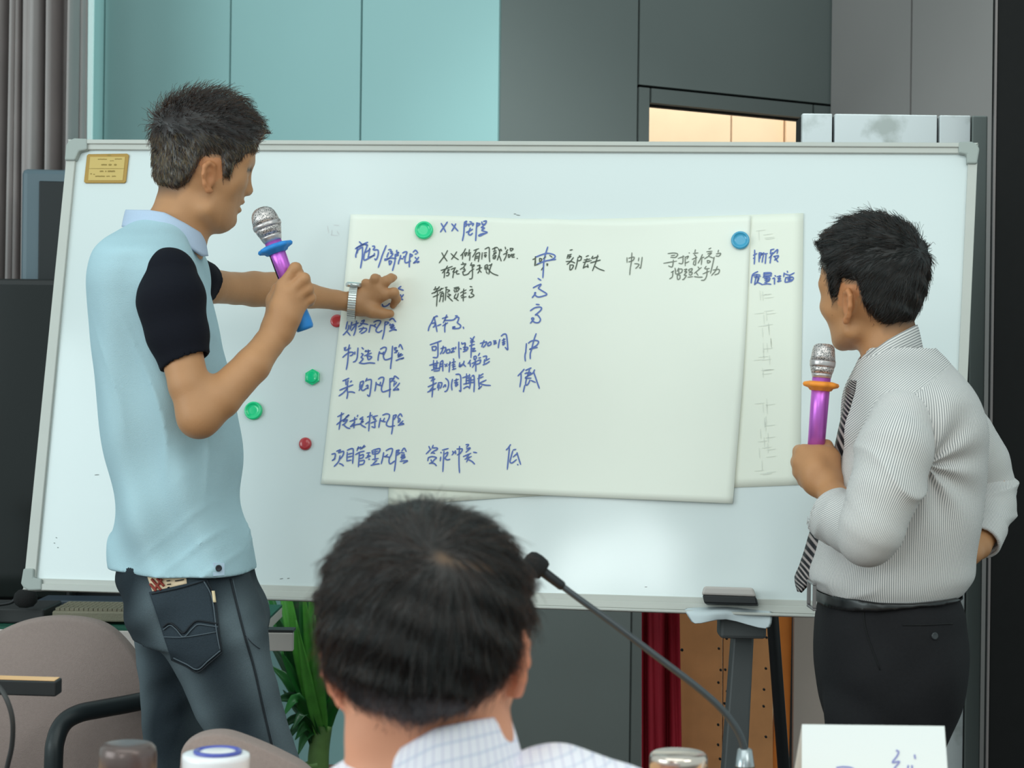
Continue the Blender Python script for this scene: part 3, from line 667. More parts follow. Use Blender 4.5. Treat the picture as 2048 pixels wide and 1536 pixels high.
'R8': (840, 870, .9309, 'b', "18,22 20,27;13,36 22,27;26,20 24,25;24,25 33,25 33,28 27,31 22,35;24,34 29,35;17,43 16,49;17,43 24,41 32,43 28,47 24,52 19,54;22,47 23,50;22,53 28,54 32,58;43,29 54,26;40,33 41,34;40,42 39,49;46,31 45,48 44,69;48,36 53,33 52,38 48,44 52,47 57,46;62,31 64,34;61,38 67,31;67,30 68,36;70,27 80,27 77,34 71,38;75,22 74,40 74,55 75,71;87,19 92,19 88,24;88,27 95,25 87,33;82,41 96,35;93,37 88,43;85,46 97,41;93,42 88,51;92,47 98,50 103,55;101,33 107,34;170,19 166,25 162,29;168,25 166,45 164,65;175,29 180,28;174,31 171,42 169,51 173,53 181,47;175,42 183,35;182,34 185,44 189,56;183,56 184,57"),
'R9': (1020, 485, 1.024, 'b', "79,12 74,28 71,42 70,58 69,75;55,32 66,28 78,25 90,27 94,31 90,36 80,40;57,47 70,42 82,39 95,37;59,76 65,80;49,95 57,91 65,88 63,92 60,96 65,100 77,108 70,112 60,114 54,111 52,106 54,105 52,109 47,115"),
'R9k': (1020, 485, 1.024, 'k', "54,31 53,40 52,50;53,49 60,47;53,32 54,46;48,37 54,35;62,36 63,43 67,37 62,35;70,36 75,32;83,29 88,33;77,46 78,50 79,46;66,59 69,54;124,18 129,17;120,27 118,35;121,28 127,26;121,31 126,30 121,35;131,33 124,42 118,47;116,41 126,41 134,44;124,48 124,58 128,56 131,49 125,48;143,29 147,32;140,33 147,31 146,38 140,40;140,35 138,46 135,57;157,31 162,29;153,38 165,36;151,43 168,39;159,35 154,46 151,55;151,54 158,51 161,53 160,47;171,30 169,35 182,31;166,44 176,41 186,38;181,28 177,42 170,60;175,51 183,56 194,60"),
'R9b': (1020, 600, 1.28, 'b', "69,14 77,15;54,30 65,23 78,21 83,24 80,30 71,38 67,41 72,41 78,48 80,54 76,60 69,61 62,58 58,52 58,49 62,49 62,53 54,62;44,114 43,125 42,139;49,113 56,108 66,106 74,108 75,112 70,119 60,125 52,129 62,126 72,124;69,89 64,103 60,118 57,130 54,140 54,153"),
'R9c': (1010, 680, 1.28, 'b', "54,35 53,45 54,56;51,77 43,86 35,94;43,87 43,102 40,122;55,80 62,77 69,74;65,77 63,85 60,92;53,88 68,86 61,94 54,100 69,100;56,86 70,89 55,97;57,101 55,113 57,118 62,114 66,105;69,106 80,111;78,79 76,85 80,97 85,112 90,126;76,85 68,91;53,118 51,126 49,135"),
'R10': (1230, 490, .9309, 'g', "23,25 23,34;26,26 36,24 34,30 26,33;32,16 31,33 29,45 28,57;45,25 44,31;51,24 50,33 48,44 46,43;37,36 45,37 43,41 39,45;99,17 110,16 117,18 113,24 104,24;105,21 112,20;91,35 115,31;109,29 108,38 106,42 100,40;118,26 129,22;127,21 126,35 119,35;131,24 131,40;131,24 137,22 134,27;131,35 138,32;138,16 139,16;150,10 149,15;146,17 155,16;148,19 151,22;144,28 153,24;151,22 150,38 146,37;148,30 146,36;163,19 160,26 155,35;162,27 161,38;160,26 166,24;175,9 179,7;171,14 181,13;173,18 180,16 174,22;167,27 175,22;176,23 184,26;172,30 173,35 178,32 173,30;193,11 192,15;189,18 197,17 194,22 188,22;185,24 182,38 178,54;108,50 107,60 102,64;105,52 110,49;112,44 113,49;119,44 116,50;113,48 114,55 124,52 125,46 118,46;119,48 119,54;116,57 117,65 121,63 121,57 117,57;129,47 134,46 130,51 134,51 129,57 133,58 128,65 126,65;137,47 144,45 142,50 137,49;138,53 144,52 142,57 138,56;136,61 145,60;155,42 157,45;148,54 161,43;151,52 155,58;148,60 155,61 163,61;170,41 167,45;168,46 176,45;164,55 176,50;172,46 171,58 167,66 161,67;183,48 194,47 193,54 186,57;191,41 187,50 180,58"),
'R11': (1440, 450, 1.1378, 'B', "79,58 79,75 78,90;76,70 84,66;76,77 79,76;89,65 89,75 89,85;90,64 96,66 92,71 91,77;90,68 108,66;100,64 94,70;99,70 97,78 96,86;105,67 104,78 103,89;115,58 123,56;116,58 115,67 120,64;112,76 121,66;117,70 115,80 114,88;121,66 131,57 130,66;122,73 133,71 129,78 124,81;124,72 128,80 132,85;86,107 78,111 74,115 72,124 71,133;74,116 84,114 91,115;78,119 92,118;84,114 82,121 80,130 79,137;80,121 87,121 85,130;89,121 85,131 79,136;84,131 91,134 97,137;100,110 100,120;100,110 116,110 114,116 100,117;101,113 114,112;98,120 117,117;101,123 113,121 111,128 102,127;104,125 112,125;106,118 105,135;102,132 111,129;99,136 108,135 116,136;125,116 127,118;120,123 124,122 124,129 124,136;130,119 138,117 132,124 138,123 131,130 139,128;153,106 154,109;146,110 145,119;147,112 158,115 169,110;150,120 148,130 152,131 163,128 167,122 162,119 150,121;154,124 162,121;155,127 163,125;159,116 158,128"),
}
M_inkb = mat('blue_marker_ink', (92, 120, 184), .6); M_inkk = mat('black_marker_ink', (84, 97, 86), .6); M_inkg = mat('faded_black_marker_ink', (120, 134, 122), .6)
gb, gk, gg, gB = G(), G(), G(), G()
for ox, oy, sc, kind, txt in INK.values():
    g, w, off = {'b': (gb, 2.9, lambda x, y: offA(x, y) + .0011), 'k': (gk, 2.3, lambda x, y: offA(x, y) + .0011), 'g': (gg, 2.1, lambda x, y: offA(x, y) + .0011), 'B': (gB, 2.7, lambda x, y: np.maximum(offB(x, y), offA(x, y) * (x < 1500)) + .0011)}[kind]
    for st in txt.split(';'):
        ribbon(g, [(ox + float(a.split(',')[0]) / sc, oy + float(a.split(',')[1]) / sc) for a in st.split()], w, off)
gb.build('blue_handwriting', M_inkb, shA); gk.build('black_handwriting', M_inkk, shA); gg.build('faded_black_handwriting', M_inkg, shA)
gB.build('blue_handwriting', M_inkb, shB)
# faint writing showing through from the reverse of the back sheet
g = G(); rs = np.random.RandomState(11)
for yc in (472, 600, 632, 660, 690, 716, 745, 812, 845, 875, 905, 940):
    for k in range(5):
        x, y = 1530 + rs.uniform(-13, 13), yc + rs.uniform(-10, 10)
        if rs.rand() < .5: ribbon(g, [(x - 9, y), (x + 9, y - 2)], 1.8, lambda a, b: np.maximum(offB(a, b), offA(a, b) * (a < 1500)) + .0008)
        else: ribbon(g, [(x, y - 9), (x + 1, y + 9)], 1.8, lambda a, b: np.maximum(offB(a, b), offA(a, b) * (a < 1500)) + .0008)
g.build('show_through_writing', mat('show_through_ink', (212, 230, 217), .8), shB)

# ------------------------------------------------------------------ round magnets
def magnet(px, py, r, prof, rgb, label, base, n=32):
    s = Bp(px, py); k = r * s[1] / F
    m = mat('magnet_%d_%d_%d' % rgb, rgb, .25, spec=.5, coat=.6)
    o = thing('magnet', label, 'magnet', Bo(px, py, np.array(base)), 'round magnets on the whiteboard')
    g = G().lathe(Bo(px, py, np.array(base)), BN, [(t * k, q * k) for t, q in prof], n)
    g.build('button', m, o, n > 8, bevel=0 if n > 8 else .0012)
    return o, k
DISH = [(0, .98), (.15, 1.0), (.36, .97), (.44, .86), (.40, .74), (.33, .70), (.34, .4), (.34, .01)]
DOME = [(0, 1.0), (.2, 1.0), (.42, .9), (.55, .65), (.6, .3), (.61, .02)]
magnet(850, 463, 18.5, DISH, (0, 214, 142), 'green round magnet holding the top edge of the written sheet', float(offA(850, 463)) + .0006)
o, k = magnet(626, 755, 17, [(0, .92), (.2, 1.0), (.4, .97), (.42, .8)], (0, 205, 134), 'green six-sided magnet beside the left edge of the paper', .0005, 6)
G().lathe(Bo(626, 755, np.array(.0005 + .4 * k)), BN, [(0, .72 * k), (.12 * k, .7 * k), (.16 * k, .6 * k), (.17 * k, .02 * k)], 28).build('raised_disc', mat('magnet_green_disc', (0, 205, 135), .2, coat=.6), o, True)
magnet(508, 822, 18.5, DISH, (0, 208, 132), 'green round magnet on the bare board, lowest of the green ones', .0005)
magnet(611, 888, 13, DOME, (172, 52, 58), 'small red domed magnet on the bare board below the green ones', .0005)
magnet(674, 642, 13, [(0, 1.0), (.15, 1.0), (.28, .9), (.33, .6), (.34, .02)], (186, 60, 64), 'red magnet half covered by the left edge of the paper', .0003)
magnet(1481, 483, 18.5, DISH, (48, 158, 196), 'blue round magnet at the top right of the sheets', float(offA(1481, 483)) + .0006)

# ------------------------------------------------------------------ eraser and tissue on the tray
er = thing('whiteboard_eraser', 'grey and black board eraser lying on the tray under the sheets', 'eraser', Bo(1462, 1205, np.array(.03)))
def erq(ring, y0, y1):
    g = G(); return bprism(g, ring, y0, y1)
erq([(1408, 1193), (1514, 1197), (1518, 1213), (1412, 1210)], .009, .055).build('felt_pad', M_blk, er, bevel=.003)
erq([(1411, 1176), (1508, 1179), (1514, 1197), (1406, 1193)], .009, .055).build('handle', mat('eraser_grey_plastic', (176, 182, 176), .5), er, bevel=.004)
M_tis = mat('white_tissue', (190, 214, 216), .9, var=.03)
def hang(rows, name):
    return np.array(rows)
c = [[(1364, 1215), (1410, 1214), (1455, 1212), (1500, 1213), (1543, 1213)], [(1368, 1222), (1411, 1222), (1452, 1218), (1500, 1224), (1547, 1230)], [(1376, 1236), (1414, 1233), (1450, 1226), (1498, 1240), (1546, 1247)], [(1385, 1252), (1418, 1244), (1450, 1236), (1494, 1250), (1540, 1263)]]
c = np.array(c, float); P = np.zeros((4, 5, 3))
for i in range(4):
    for j in range(5): P[i, j] = U(c[i, j, 0], c[i, j, 1], 3.375 + (.012 * math.sin(j * 2.2 + i) if i else .045))
tag(G().grid(P).build('tissue', M_tis, None, True, solid=.0012, sub=1), 'white tissue draped over the tray below the black and grey eraser', 'tissue')

# ------------------------------------------------------------------ things leaning behind the board
M_ply = mat('brown_plywood', (176, 128, 78), .6, var=.14, vscale=14, detail=6)
M_or = mat('orange_board_edge', (196, 118, 36), .5, var=.05)
def lean(ring_top, ring_bot, d0, d1, th):
    """board standing on the floor, leaning back: top pixel pair, lower pixel pair"""
    A, B = U(*ring_top[0], d1), U(*ring_top[1], d1); C, D = U(*ring_bot[0], d0), U(*ring_bot[1], d0)
    kA = A[2] / (A[2] - C[2]); C2 = A + (C - A) * kA; D2 = B + (D - B) * (B[2] / (B[2] - D[2])); C2[2] = D2[2] = .004
    t = np.array([0, th, 0]); up = (A - C2) * .08, (B - D2) * .08
    return [C2, D2, D2 + t, C2 + t, A + up[0], B + up[1], B + up[1] + t, A + up[0] + t]
for i, (r, lab) in enumerate(((((1352, 1222), (1445, 1222), (1362, 1536), (1444, 1536)), 'brown plywood board full of nail holes leaning next to the red cloth'), (((1447, 1222), (1544, 1222), (1446, 1536), (1546, 1536)), 'brown plywood board behind the grey board stand leg'))):
    pb = thing('plywood_board', lab, 'board', U(sum(x[0] for x in r) / 4, 1500, 4.0) * [1, 1, 0], 'plywood boards leaning behind the whiteboard')
    G().hexa(lean(r[:2], r[2:], 4.0, 4.05, .018)).build('sheet', M_ply, pb, bevel=.001)
    g = G(); rs = np.random.RandomState(i + 3)
    for y in ((1248, 1297, 1336, 1368, 1450, 1490, 1520) if i == 0 else (1246, 1280, 1340, 1378, 1408, 1470)):
        for x in ((1439,) if i == 0 else (1452, 1530)):
            p = U(x + rs.uniform(-3, 3), y + rs.uniform(-5, 5), 3.995); g.lathe(p, (0, -1, 0), [(-.003, .0028), (.004, .0026)], 8)
    if i == 0:
        for x, y in ((1364, 1352), (1364, 1300)):
            g.lathe(U(x, y, 3.995), (0, -1, 0), [(-.003, .0035), (.004, .003)], 8)
    g.build('nail_holes', M_gap, pb)
ob = G().hexa(lean(((1556, 1230), (1584, 1230)), ((1545, 1536), (1578, 1536)), 4.02, 4.06, .02)).build('orange_panel', M_or, None, bevel=.001)
tag(ob, 'narrow orange board standing behind the black strut of the board stand', 'board')
bb = G().hexa(lean(((1588, 1225), (1650, 1225)), ((1586, 1536), (1650, 1536)), 4.0, 4.04, .02)).build('beige_panel', mat('beige_grey_panel', (146, 142, 132), .5), None, bevel=.002)
tag(bb, 'beige grey board leaning behind the whiteboard beside the dark trousers', 'board')
# red cloth hanging in folds
M_red = mat('red_cloth', (150, 26, 44), .75, var=.08, vscale=10)
P = np.zeros((14, 26, 3))
for i in range(14):
    t = i / 13; py = 1180 + (2100 - 1180) * t
    for j in range(26):
        s = j / 25; px = 1284 + (74 + 14 * t) * s
        P[i, j] = U(px, py, 3.92 + .02 * math.sin(s * 11 + t * 1.5) + .012 * math.sin(s * 23 - t * 2) + .05 * max(0, t - .25) * math.exp(-((s - .25 - .5 * (t - .25)) / .2) ** 2) * 2)
tag(G().grid(P).build('red_cloth', M_red, None, True, solid=.004, sub=1), 'red cloth hanging in folds behind the whiteboard', 'cloth')
# ------------------------------------------------------------------ equipment table, screen and speaker at the left
M_white = mat('white_laminate', (196, 200, 192), .5)
M_green = mat('green_table_top', (22, 84, 66), .6)
M_dark = mat('dark_screen_glass', (8, 9, 9), .12, spec=.5)
M_tvb = mat('black_bezel', (18, 20, 20), .4)
M_chg = mat('charcoal_device', (50, 54, 54), .5)
dT = 3.95
zt = U(300, 1257, dT)[2]; xr = U(586, 1270, dT)[0]; xl = U(-260, 1270, dT)[0]
tb = thing('side_table', 'white edged table with a green top behind the standing man in the polo shirt', 'table', ((xl + xr) / 2, dT + .22, 0))
G().box(xl, xr, dT, dT + .02, zt - .045, zt - .006).build('front_edge', M_white, tb, bevel=.002)
G().box(xl, U(512, 1270, dT)[0], dT + .021, dT + .45, zt - .03, zt - .006).build('table_top', M_white, tb, bevel=.002)
G().box(xl, U(512, 1270, dT)[0], dT + .004, dT + .45, zt - .0055, zt).build('green_covering', M_green, tb)
G().box(U(520, 1270, dT)[0] + .004, xr, dT + .002, dT + .05, zt - .0055, zt).build('edge_strip', M_chg, tb)
for lx in (xl + .05, xr - .22):
    for ly in (dT + .06, dT + .38):
        G().box(lx, lx + .04, ly, ly + .04, 0, zt - .031).build('leg', M_steel, tb, bevel=.002)
def item(px0, px1, pyt, d0, d1, m, name, label, cat_, zb=None, bev=.004):
    a, b = U(px0, pyt, d0), U(px1, pyt, d0)
    o = G().box(a[0], b[0], d0, d1, (zt if zb is None else zb) + .0006, a[2]).build(name, m, None, bevel=bev)
    return tag(o, label, cat_), a[2]
M_khk = mat('khaki_plastic', (128, 130, 110), .6, bump=.5, bscale=300)
_, z1 = item(-60, 88, 1216, 4.0, 4.16, M_chg, 'keyboard', 'dark grey keyboard on the green table below the black screen', 'keyboard')
kb = thing('keyboard', 'khaki keyboard lying on the green table left of the standing man', 'keyboard', (U(180, 1230, 4.02)[0], 4.02, zt))
a, b = U(104, 1222, 4.0), U(258, 1218, 4.0)
g = G(); g.box(a[0], b[0], 4.0, 4.14, zt + .006, a[2]).build('case', M_khk, kb, bevel=.004)
g = G()
for i in range(15):
    for j in range(4):
        x = a[0] + .006 + (b[0] - a[0] - .012) * i / 15; g.box(x, x + (b[0] - a[0]) / 15 * .8, 4.006 + j * .033, 4.03 + j * .033, a[2] + .0003, a[2] + .006)
g.build('keys', M_khk, kb)
_, _ = item(72, 300, 1200, 4.2, 4.3, mat('blue_grey_device', (52, 66, 76), .4), 'flat_device', 'flat blue grey box on the green table behind the khaki keyboard', 'device')
pt_ = G().box(U(70, 1230, 3.97)[0], U(118, 1230, 3.97)[0], 3.962, 3.99, zt + .0006, zt + .012).build('blue_tool', mat('pale_blue_plastic', (150, 178, 190), .4), None, bevel=.003)
tag(pt_, 'pale blue plastic object at the edge of the green table', 'plastic object')
# small foam microphone lying on the table
fm = thing('table_microphone', 'black foam topped microphone on a thin stem at the far left of the green table', 'microphone', U(30, 1225, 3.97))
c0 = U(50, 1197, 3.97)
G().lathe(c0 - [.024, 0, .002], (1, 0, .1), [(0, .004), (.004, .013), (.012, .019), (.026, .021), (.040, .019), (.048, .012), (.050, .001)], 20).build('foam', mat('black_foam', (26, 28, 28), .95, bump=.8, bscale=500), fm, True)
st = cat([c0 - [.02, 0, .002], U(18, 1206, 3.97), U(-20, 1212, 3.97), U(-60, 1222, 3.97)], 6)
G().tube(st, .004, 8).build('stem', M_blk, fm, True)
e = st[-1]; G().box(e[0] - .03, e[0] + .03, 3.96, 4.0 - .004, zt + .0006, e[2] + .004).build('base', M_blk, fm, bevel=.003)
# big black display
dV = 4.45
a, b = U(-330, 553, dV), U(150, 553, dV); zbv = .60
tv = thing('display_screen', 'large black television screen standing behind the left end of the whiteboard', 'television', ((a[0] + b[0]) / 2, dV + .05, 0))
G().box(a[0], b[0], dV, dV + .05, zbv, a[2]).build('housing', M_tvb, tv, bevel=.004)
G().box(a[0] + .012, b[0] - .012, dV - .002, dV - .0005, zbv + .05, a[2] - .014).build('screen', M_dark, tv)
G().box((a[0] + b[0]) / 2 - .06, (a[0] + b[0]) / 2 + .06, dV + .051, dV + .1, .03, 1.3).build('stand_post', M_tvb, tv)
G().box((a[0] + b[0]) / 2 - .35, (a[0] + b[0]) / 2 + .35, dV - .03, dV + .12, 0, .03).build('stand_base', M_tvb, tv, bevel=.004)
# blue grey cabinet with dark front above it
M_bg = mat('blue_grey_cabinet_shell', (84, 108, 116), .4); M_bgl = mat('pale_blue_grey_side', (126, 164, 170), .4)
dS = 4.58
sp = thing('speaker_cabinet', 'tall blue grey cabinet with a dark front standing above the black screen', 'speaker', U(100, 450, dS) * [1, 1, 0])
o = U(45, 337, dS); w = .34; ux = np.array([math.cos(.12), math.sin(.12), 0]) * w; uy = np.array([-math.sin(.25), math.cos(.25), 0]) * .3; zs = .45
def bxo(x0, x1, y0, y1, z0, z1): return G().obox(np.array([o[0], dS, z0]) + ux * x0 + uy * y0, ux * (x1 - x0), uy * (y1 - y0), [0, 0, z1 - z0])
bxo(0, 1, .1, 1, zs, o[2]).build('shell', M_bgl, sp, bevel=.01)
bxo(.0, 1, 0, .095, zs, o[2]).build('front_frame', M_bg, sp, bevel=.012)
bxo(.12, .9, -.02, -.003, zs + .1, o[2] - .03).build('front_grille', mat('dark_speaker_front', (26, 32, 34), .5), sp, bevel=.004)
bxo(.3, .48, .3, .6, o[2] + .0005, o[2] + .012).build('handle', M_bg, sp, bevel=.004)
bxo(.1, .9, .15, .9, 0, zs - .001).build('plinth', M_tvb, sp)

# ------------------------------------------------------------------ dracaena beside the table
def leafmat(n, c): return mat(n, c, .4, spec=.45, var=.18, vscale=30)
M_lf = [leafmat('leaf_dark', (18, 70, 30)), leafmat('leaf_mid', (30, 104, 40)), leafmat('leaf_bright', (74, 156, 58))]
M_stem = mat('green_cane', (86, 126, 66), .6, var=.2, vscale=30)
dP = 4.62
pl = thing('potted_dracaena', 'green strap leaved plant growing behind the seated man and the whiteboard', 'plant', U(636, 1500, dP) * [1, 1, 0])
base = U(636, 1500, dP); z0p = .30
cane = cat([[base[0] - .012, dP, z0p], U(634, 1560, dP), U(638, 1500, dP), U(646, 1450, dP)], 6)
G().tube(cane, np.linspace(.030, .024, len(cane)), 14).build('cane', M_stem, pl, True)
pr = [(0, .12), (.02, .13), (.24, .165), (.26, .17), (.26, .155), (.22, .15), (.22, .001)]
G().lathe([base[0] - .012, dP, .0], (0, 0, 1), pr, 32).build('pot', mat('terracotta_pot', (110, 92, 80), .7), pl, True)
rs = np.random.RandomState(5)
def leaf(a, b, c, wid, m, tw=0.0):
    """strap leaf along a-b-c (points), folded slightly along its midrib"""
    wid = wid * 1.35; p = cat([a, b, c], 7); n = len(p); t = np.gradient(p, axis=0); t /= np.linalg.norm(t, axis=1)[:, None]
    side = np.cross(t, np.array([math.sin(tw), -math.cos(tw), 0.15])); side /= np.linalg.norm(side, axis=1)[:, None] + 1e-9; up = np.cross(side, t)
    s = np.linspace(0, 1, n); w = wid * np.minimum(1, s * 3 + .6) * np.clip((1 - s) / .45, .03, 1) ** .8
    P = np.stack([p + side * (k * w)[:, None] + up * (abs(k) * w * .35)[:, None] for k in (-1, -.5, 0, .5, 1)], 1)
    G().grid(P).build('leaf', m, pl, True, solid=.0008)
top = cane[-1]
LV = [  # tip pixel, mid pixel, colour, width, depth of tip
 ((528, 1150), (575, 1300), 1, .014, .1), ((552, 1120), (590, 1290), 2, .013, .05), ((578, 1100), (606, 1290), 0, .015, .0), ((600, 1080), (618, 1280), 1, .016, -.03),
 ((622, 1110), (630, 1290), 2, .015, -.05), ((545, 1215), (588, 1330), 0, .013, -.02), ((560, 1300), (598, 1372), 1, .012, -.05), ((548, 1400), (592, 1398), 0, .012, -.04),
 ((566, 1432), (600, 1400), 1, .012, -.08), ((552, 1262), (596, 1345), 2, .012, .04), ((540, 1330), (585, 1375), 1, .011, .03), ((610, 1130), (616, 1300), 1, .017, .05),
 ((648, 1110), (644, 1290), 0, .016, .06), ((690, 1180), (668, 1310), 1, .014, .05), ((704, 1290), (680, 1360), 2, .013, .0), ((584, 1460), (610, 1430), 0, .011, -.1),
 ((572, 1150), (600, 1320), 2, .011, -.06), ((590, 1480), (612, 1450), 1, .010, -.05), ((694, 1420), (672, 1400), 1, .013, -.03), ((606, 1180), (622, 1320), 2, .012, -.1),
 ((560, 1225), (600, 1350), 0, .014, .08), ((586, 1180), (610, 1330), 1, .016, .1), ((596, 1510), (614, 1468), 1, .010, -.03), ((568, 1490), (600, 1450), 0, .009, -.06), ((552, 1466), (592, 1436), 0, .008, -.02),
 ((640, 1150), (638, 1320), 1, .016, -.08), ((660, 1140), (652, 1320), 0, .015, -.04), ((592, 1240), (616, 1370), 2, .010, -.12), ((574, 1330), (606, 1400), 0, .013, .06), ((630, 1230), (636, 1350), 2, .012, -.12),
 ((536, 1280), (584, 1350), 0, .011, .12), ((566, 1380), (600, 1420), 0, .010, .08)]
for (tp, mp, ci, wid, dd) in LV:
    k = rs.uniform(.0, 1); root = cane[int(-1 - k * 8)] + rs.normal(0, .006, 3)
    leaf(root, U(*mp, dP + dd * .6), U(*tp, dP + dd), wid, M_lf[ci], rs.uniform(-.5, .5))

# ------------------------------------------------------------------ chairs
M_fab = mat('taupe_chair_fabric', (136, 129, 122), .9, var=.05, vscale=200, bump=.5, bscale=700)
M_tubeb = mat('black_chair_tube', (26, 34, 36), .4, spec=.4)
def chair(label, out, d, arm, lean_=.10, arm2=None):
    """out: outline of the back rest in photo pixels (closed)"""
    o = np.array(out, float); c = U(o[:, 0].mean(), o[:, 1].mean(), d)
    r = thing('conference_chair', label, 'chair', [c[0], d + .2, 0], 'taupe conference chairs')
    ring = cat(out, 6, True); p0 = U(ring[:, 0], ring[:, 1], d)
    ctr = p0.mean(0); rows = []
    for k, (sc, dy) in enumerate(((.955, 0), (.99, .006), (1.0, .018), (1.0, .03), (.99, .042), (.955, .048))):
        q = ctr + (p0 - ctr) * sc; dx = (q[:, 0] - ctr[0]); q[:, 1] += dy - .22 * dx * dx * 1.2 + (-(q[:, 2] - ctr[2])) * lean_ * -1; rows.append(q)
    g = G(); n = len(ring)
    g.grid(np.array(rows), True)
    for k, s in ((0, 1), (len(rows) - 1, -1)):
        q0 = len(g.v); cc = rows[k].mean(0); cc[1] += -.012 if k == 0 else .0
        g.v.append(tuple(cc)); g.f += [((k * n + i), (k * n + (i + 1) % n), q0) for i in range(n)]
    g.build('backrest', M_fab, r, True)
    x0, x1 = p0[:, 0].min(), p0[:, 0].max(); sw = min(.5, x1 - x0)
    xc = (x0 + x1) / 2; zs = .46
    G().box(xc - .24, xc + .24, d + .09, d + .50, zs - .07, zs).build('seat', M_fab, r, bevel=.03)
    for sx in (-1, 1):
        pts = arm if (sx > 0 and arm is not None) else None
        x = xc + sx * .26
        if pts is None: pts = [[x, d + .06, .62], [x, d + .14, .645], [x, d + .34, .64], [x, d + .42, .60], [x, d + .43, .5], [x, d + .43, .012]]
        G().tube(cat(pts, 6), .0165 if pts is arm else .0135, 14).build('arm_frame', M_tubeb, r, True)
        G().tube(cat([[x - sx * .03, d + .07, .70], [x - sx * .03, d + .07, .45], [x - sx * .02, d + .05, .013]], 5), .0125, 12).build('leg', M_tubeb, r, True)
    return r
arm_pts = [U(300, 1399, 3.39), U(250, 1409, 3.36), U(200, 1418, 3.33), U(158, 1427, 3.30), U(128, 1445, 3.28), U(112, 1478, 3.26), U(107, 1530, 3.25)]
e = arm_pts[-1].copy(); e[2] = .012; arm_pts += [np.array([e[0], e[1], .4]), e]
def mk_arm(P):
    return P
ch = chair('taupe rounded chair back at lower left with a black arm tube in front', [(-70, 1330), (-30, 1280), (40, 1245), (120, 1234), (200, 1247), (252, 1288), (285, 1345), (300, 1440), (292, 1540), (240, 1600), (120, 1615), (-20, 1605), (-66, 1560), (-82, 1440)], 3.42, arm_pts, .0)
ch2 = chair('taupe chair back seen beyond the white cup, leaning towards the right', [(358, 1530), (364, 1495), (392, 1474), (440, 1468), (490, 1482), (560, 1512), (615, 1545), (650, 1600), (640, 1700), (560, 1740), (430, 1735), (372, 1690), (356, 1600)], 2.45, None, .0)

# ------------------------------------------------------------------ table corner at lower left with a cable in front
M_tt = mat('honey_table_top', (214, 182, 128), .45, var=.06, vscale=20)
d1 = 2.62
x1_ = U(112, 1362, d1)[0]; zt1 = U(119, 1362, d1)[2]
lt = thing('side_desk', 'honey coloured table corner with a thick black edge at the far left', 'desk', (x1_ - .45, d1 + .06, 0))
G().obox([x1_ - 1.0, d1 + .10, zt1 - .0225], [1.0, -.10, 0], [.0, .036, 0], [0, 0, .0215]).build('edge_band', M_blk, lt, bevel=.002)
G().obox([x1_ - 1.0 + .003, d1 + .104, zt1 - .0008], [.994, -.10, 0], [.0, .03, 0], [0, 0, .0008]).build('table_top', M_tt, lt)
for lx in (x1_ - .95, x1_ - .55):
    G().box(lx, lx + .03, d1 + .10, d1 + .13, 0, zt1 - .023).build('leg', M_tubeb, lt)
cb = G().tube(cat([U(-30, 1352, 2.5), U(-4, 1372, 2.5), U(14, 1400, 2.49), U(25, 1440, 2.49), U(24, 1490, 2.5), U(14, 1536, 2.51), U(2, 1600, 2.52), U(-4, 1800, 2.52), [U(0, 1800, 2.52)[0], 2.53, .004]], 6), .0036, 8).build('cable', M_chg, None, True)
tag(cb, 'thin dark cable hanging in front of the honey coloured table corner', 'cable')

# ------------------------------------------------------------------ conference table at the front and what stands on it
zt2 = .735
ft = thing('conference_table', 'long table at the bottom edge carrying the cup, flask, gooseneck microphone and name card', 'table', (.1, 2.1, 0))
G().box(-.95, 1.15, 1.98, 2.36, zt2 - .03, zt2).build('table_top', M_tt, ft, bevel=.004)
for lx in (-.85, 1.0):
    G().box(lx, lx + .05, 2.12, 2.22, .0, zt2 - .031).build('leg', M_tubeb, ft)
# dark flask cap
d = 2.05; a = U(256, 1486, d); kpx = d / F
fl = thing('flask', 'dark brown topped flask at the bottom left, left of the white cup', 'flask', (a[0], d, zt2))
zz = a[2] - zt2
M_fl = mat('dark_brown_metal', (92, 84, 80), .3, metal=.4, spec=.5)
G().lathe([a[0], d, zt2 + .0006], (0, 0, 1), [(0, .030), (.004, .032), (zz - .052, .032), (zz - .05, .0315)], 32).build('body', mat('steel_flask', (150, 156, 156), .25, metal=.8), fl, True)
G().lathe([a[0], d, zt2 + zz - .049], (0, 0, 1), [(0, .0305), (.002, .0318), (.036, .0318), (.044, .0306), (.048, .027), (.0495, .02), (.049, .001)], 32).build('cap', M_fl, fl, True)
# white lidded cup with a blue ring
d = 2.03; a = U(432, 1507, d)
wc = thing('white_cup', 'white lidded cup with a blue ring on its lid', 'cup', (a[0], d, zt2))
zz = a[2] - zt2
M_wh = mat('glossy_white_china', (226, 238, 238), .25, coat=.4)
G().lathe([a[0], d, zt2 + .0006], (0, 0, 1), [(0, .030), (.004, .034), (zz - .006, .0372), (zz - .001, .0365), (zz, .033), (zz, .001)], 40).build('body', M_wh, wc, True)
G().lathe([a[0] + .002, d, zt2 + zz + .0008], (0, 0, 1), [(0, .0262), (.0022, .0268), (.0034, .0255), (.0036, .0225), (.001, .021), (.0004, .0205)], 40).build('blue_ring', mat('cobalt_glaze', (70, 84, 168), .3, coat=.4), wc, True)
G().lathe([a[0] + .002, d, zt2 + zz + .0008], (0, 0, 1), [(0, .020), (.002, .0195), (.003, .015), (.0032, .001)], 32).build('lid', M_wh, wc, True)
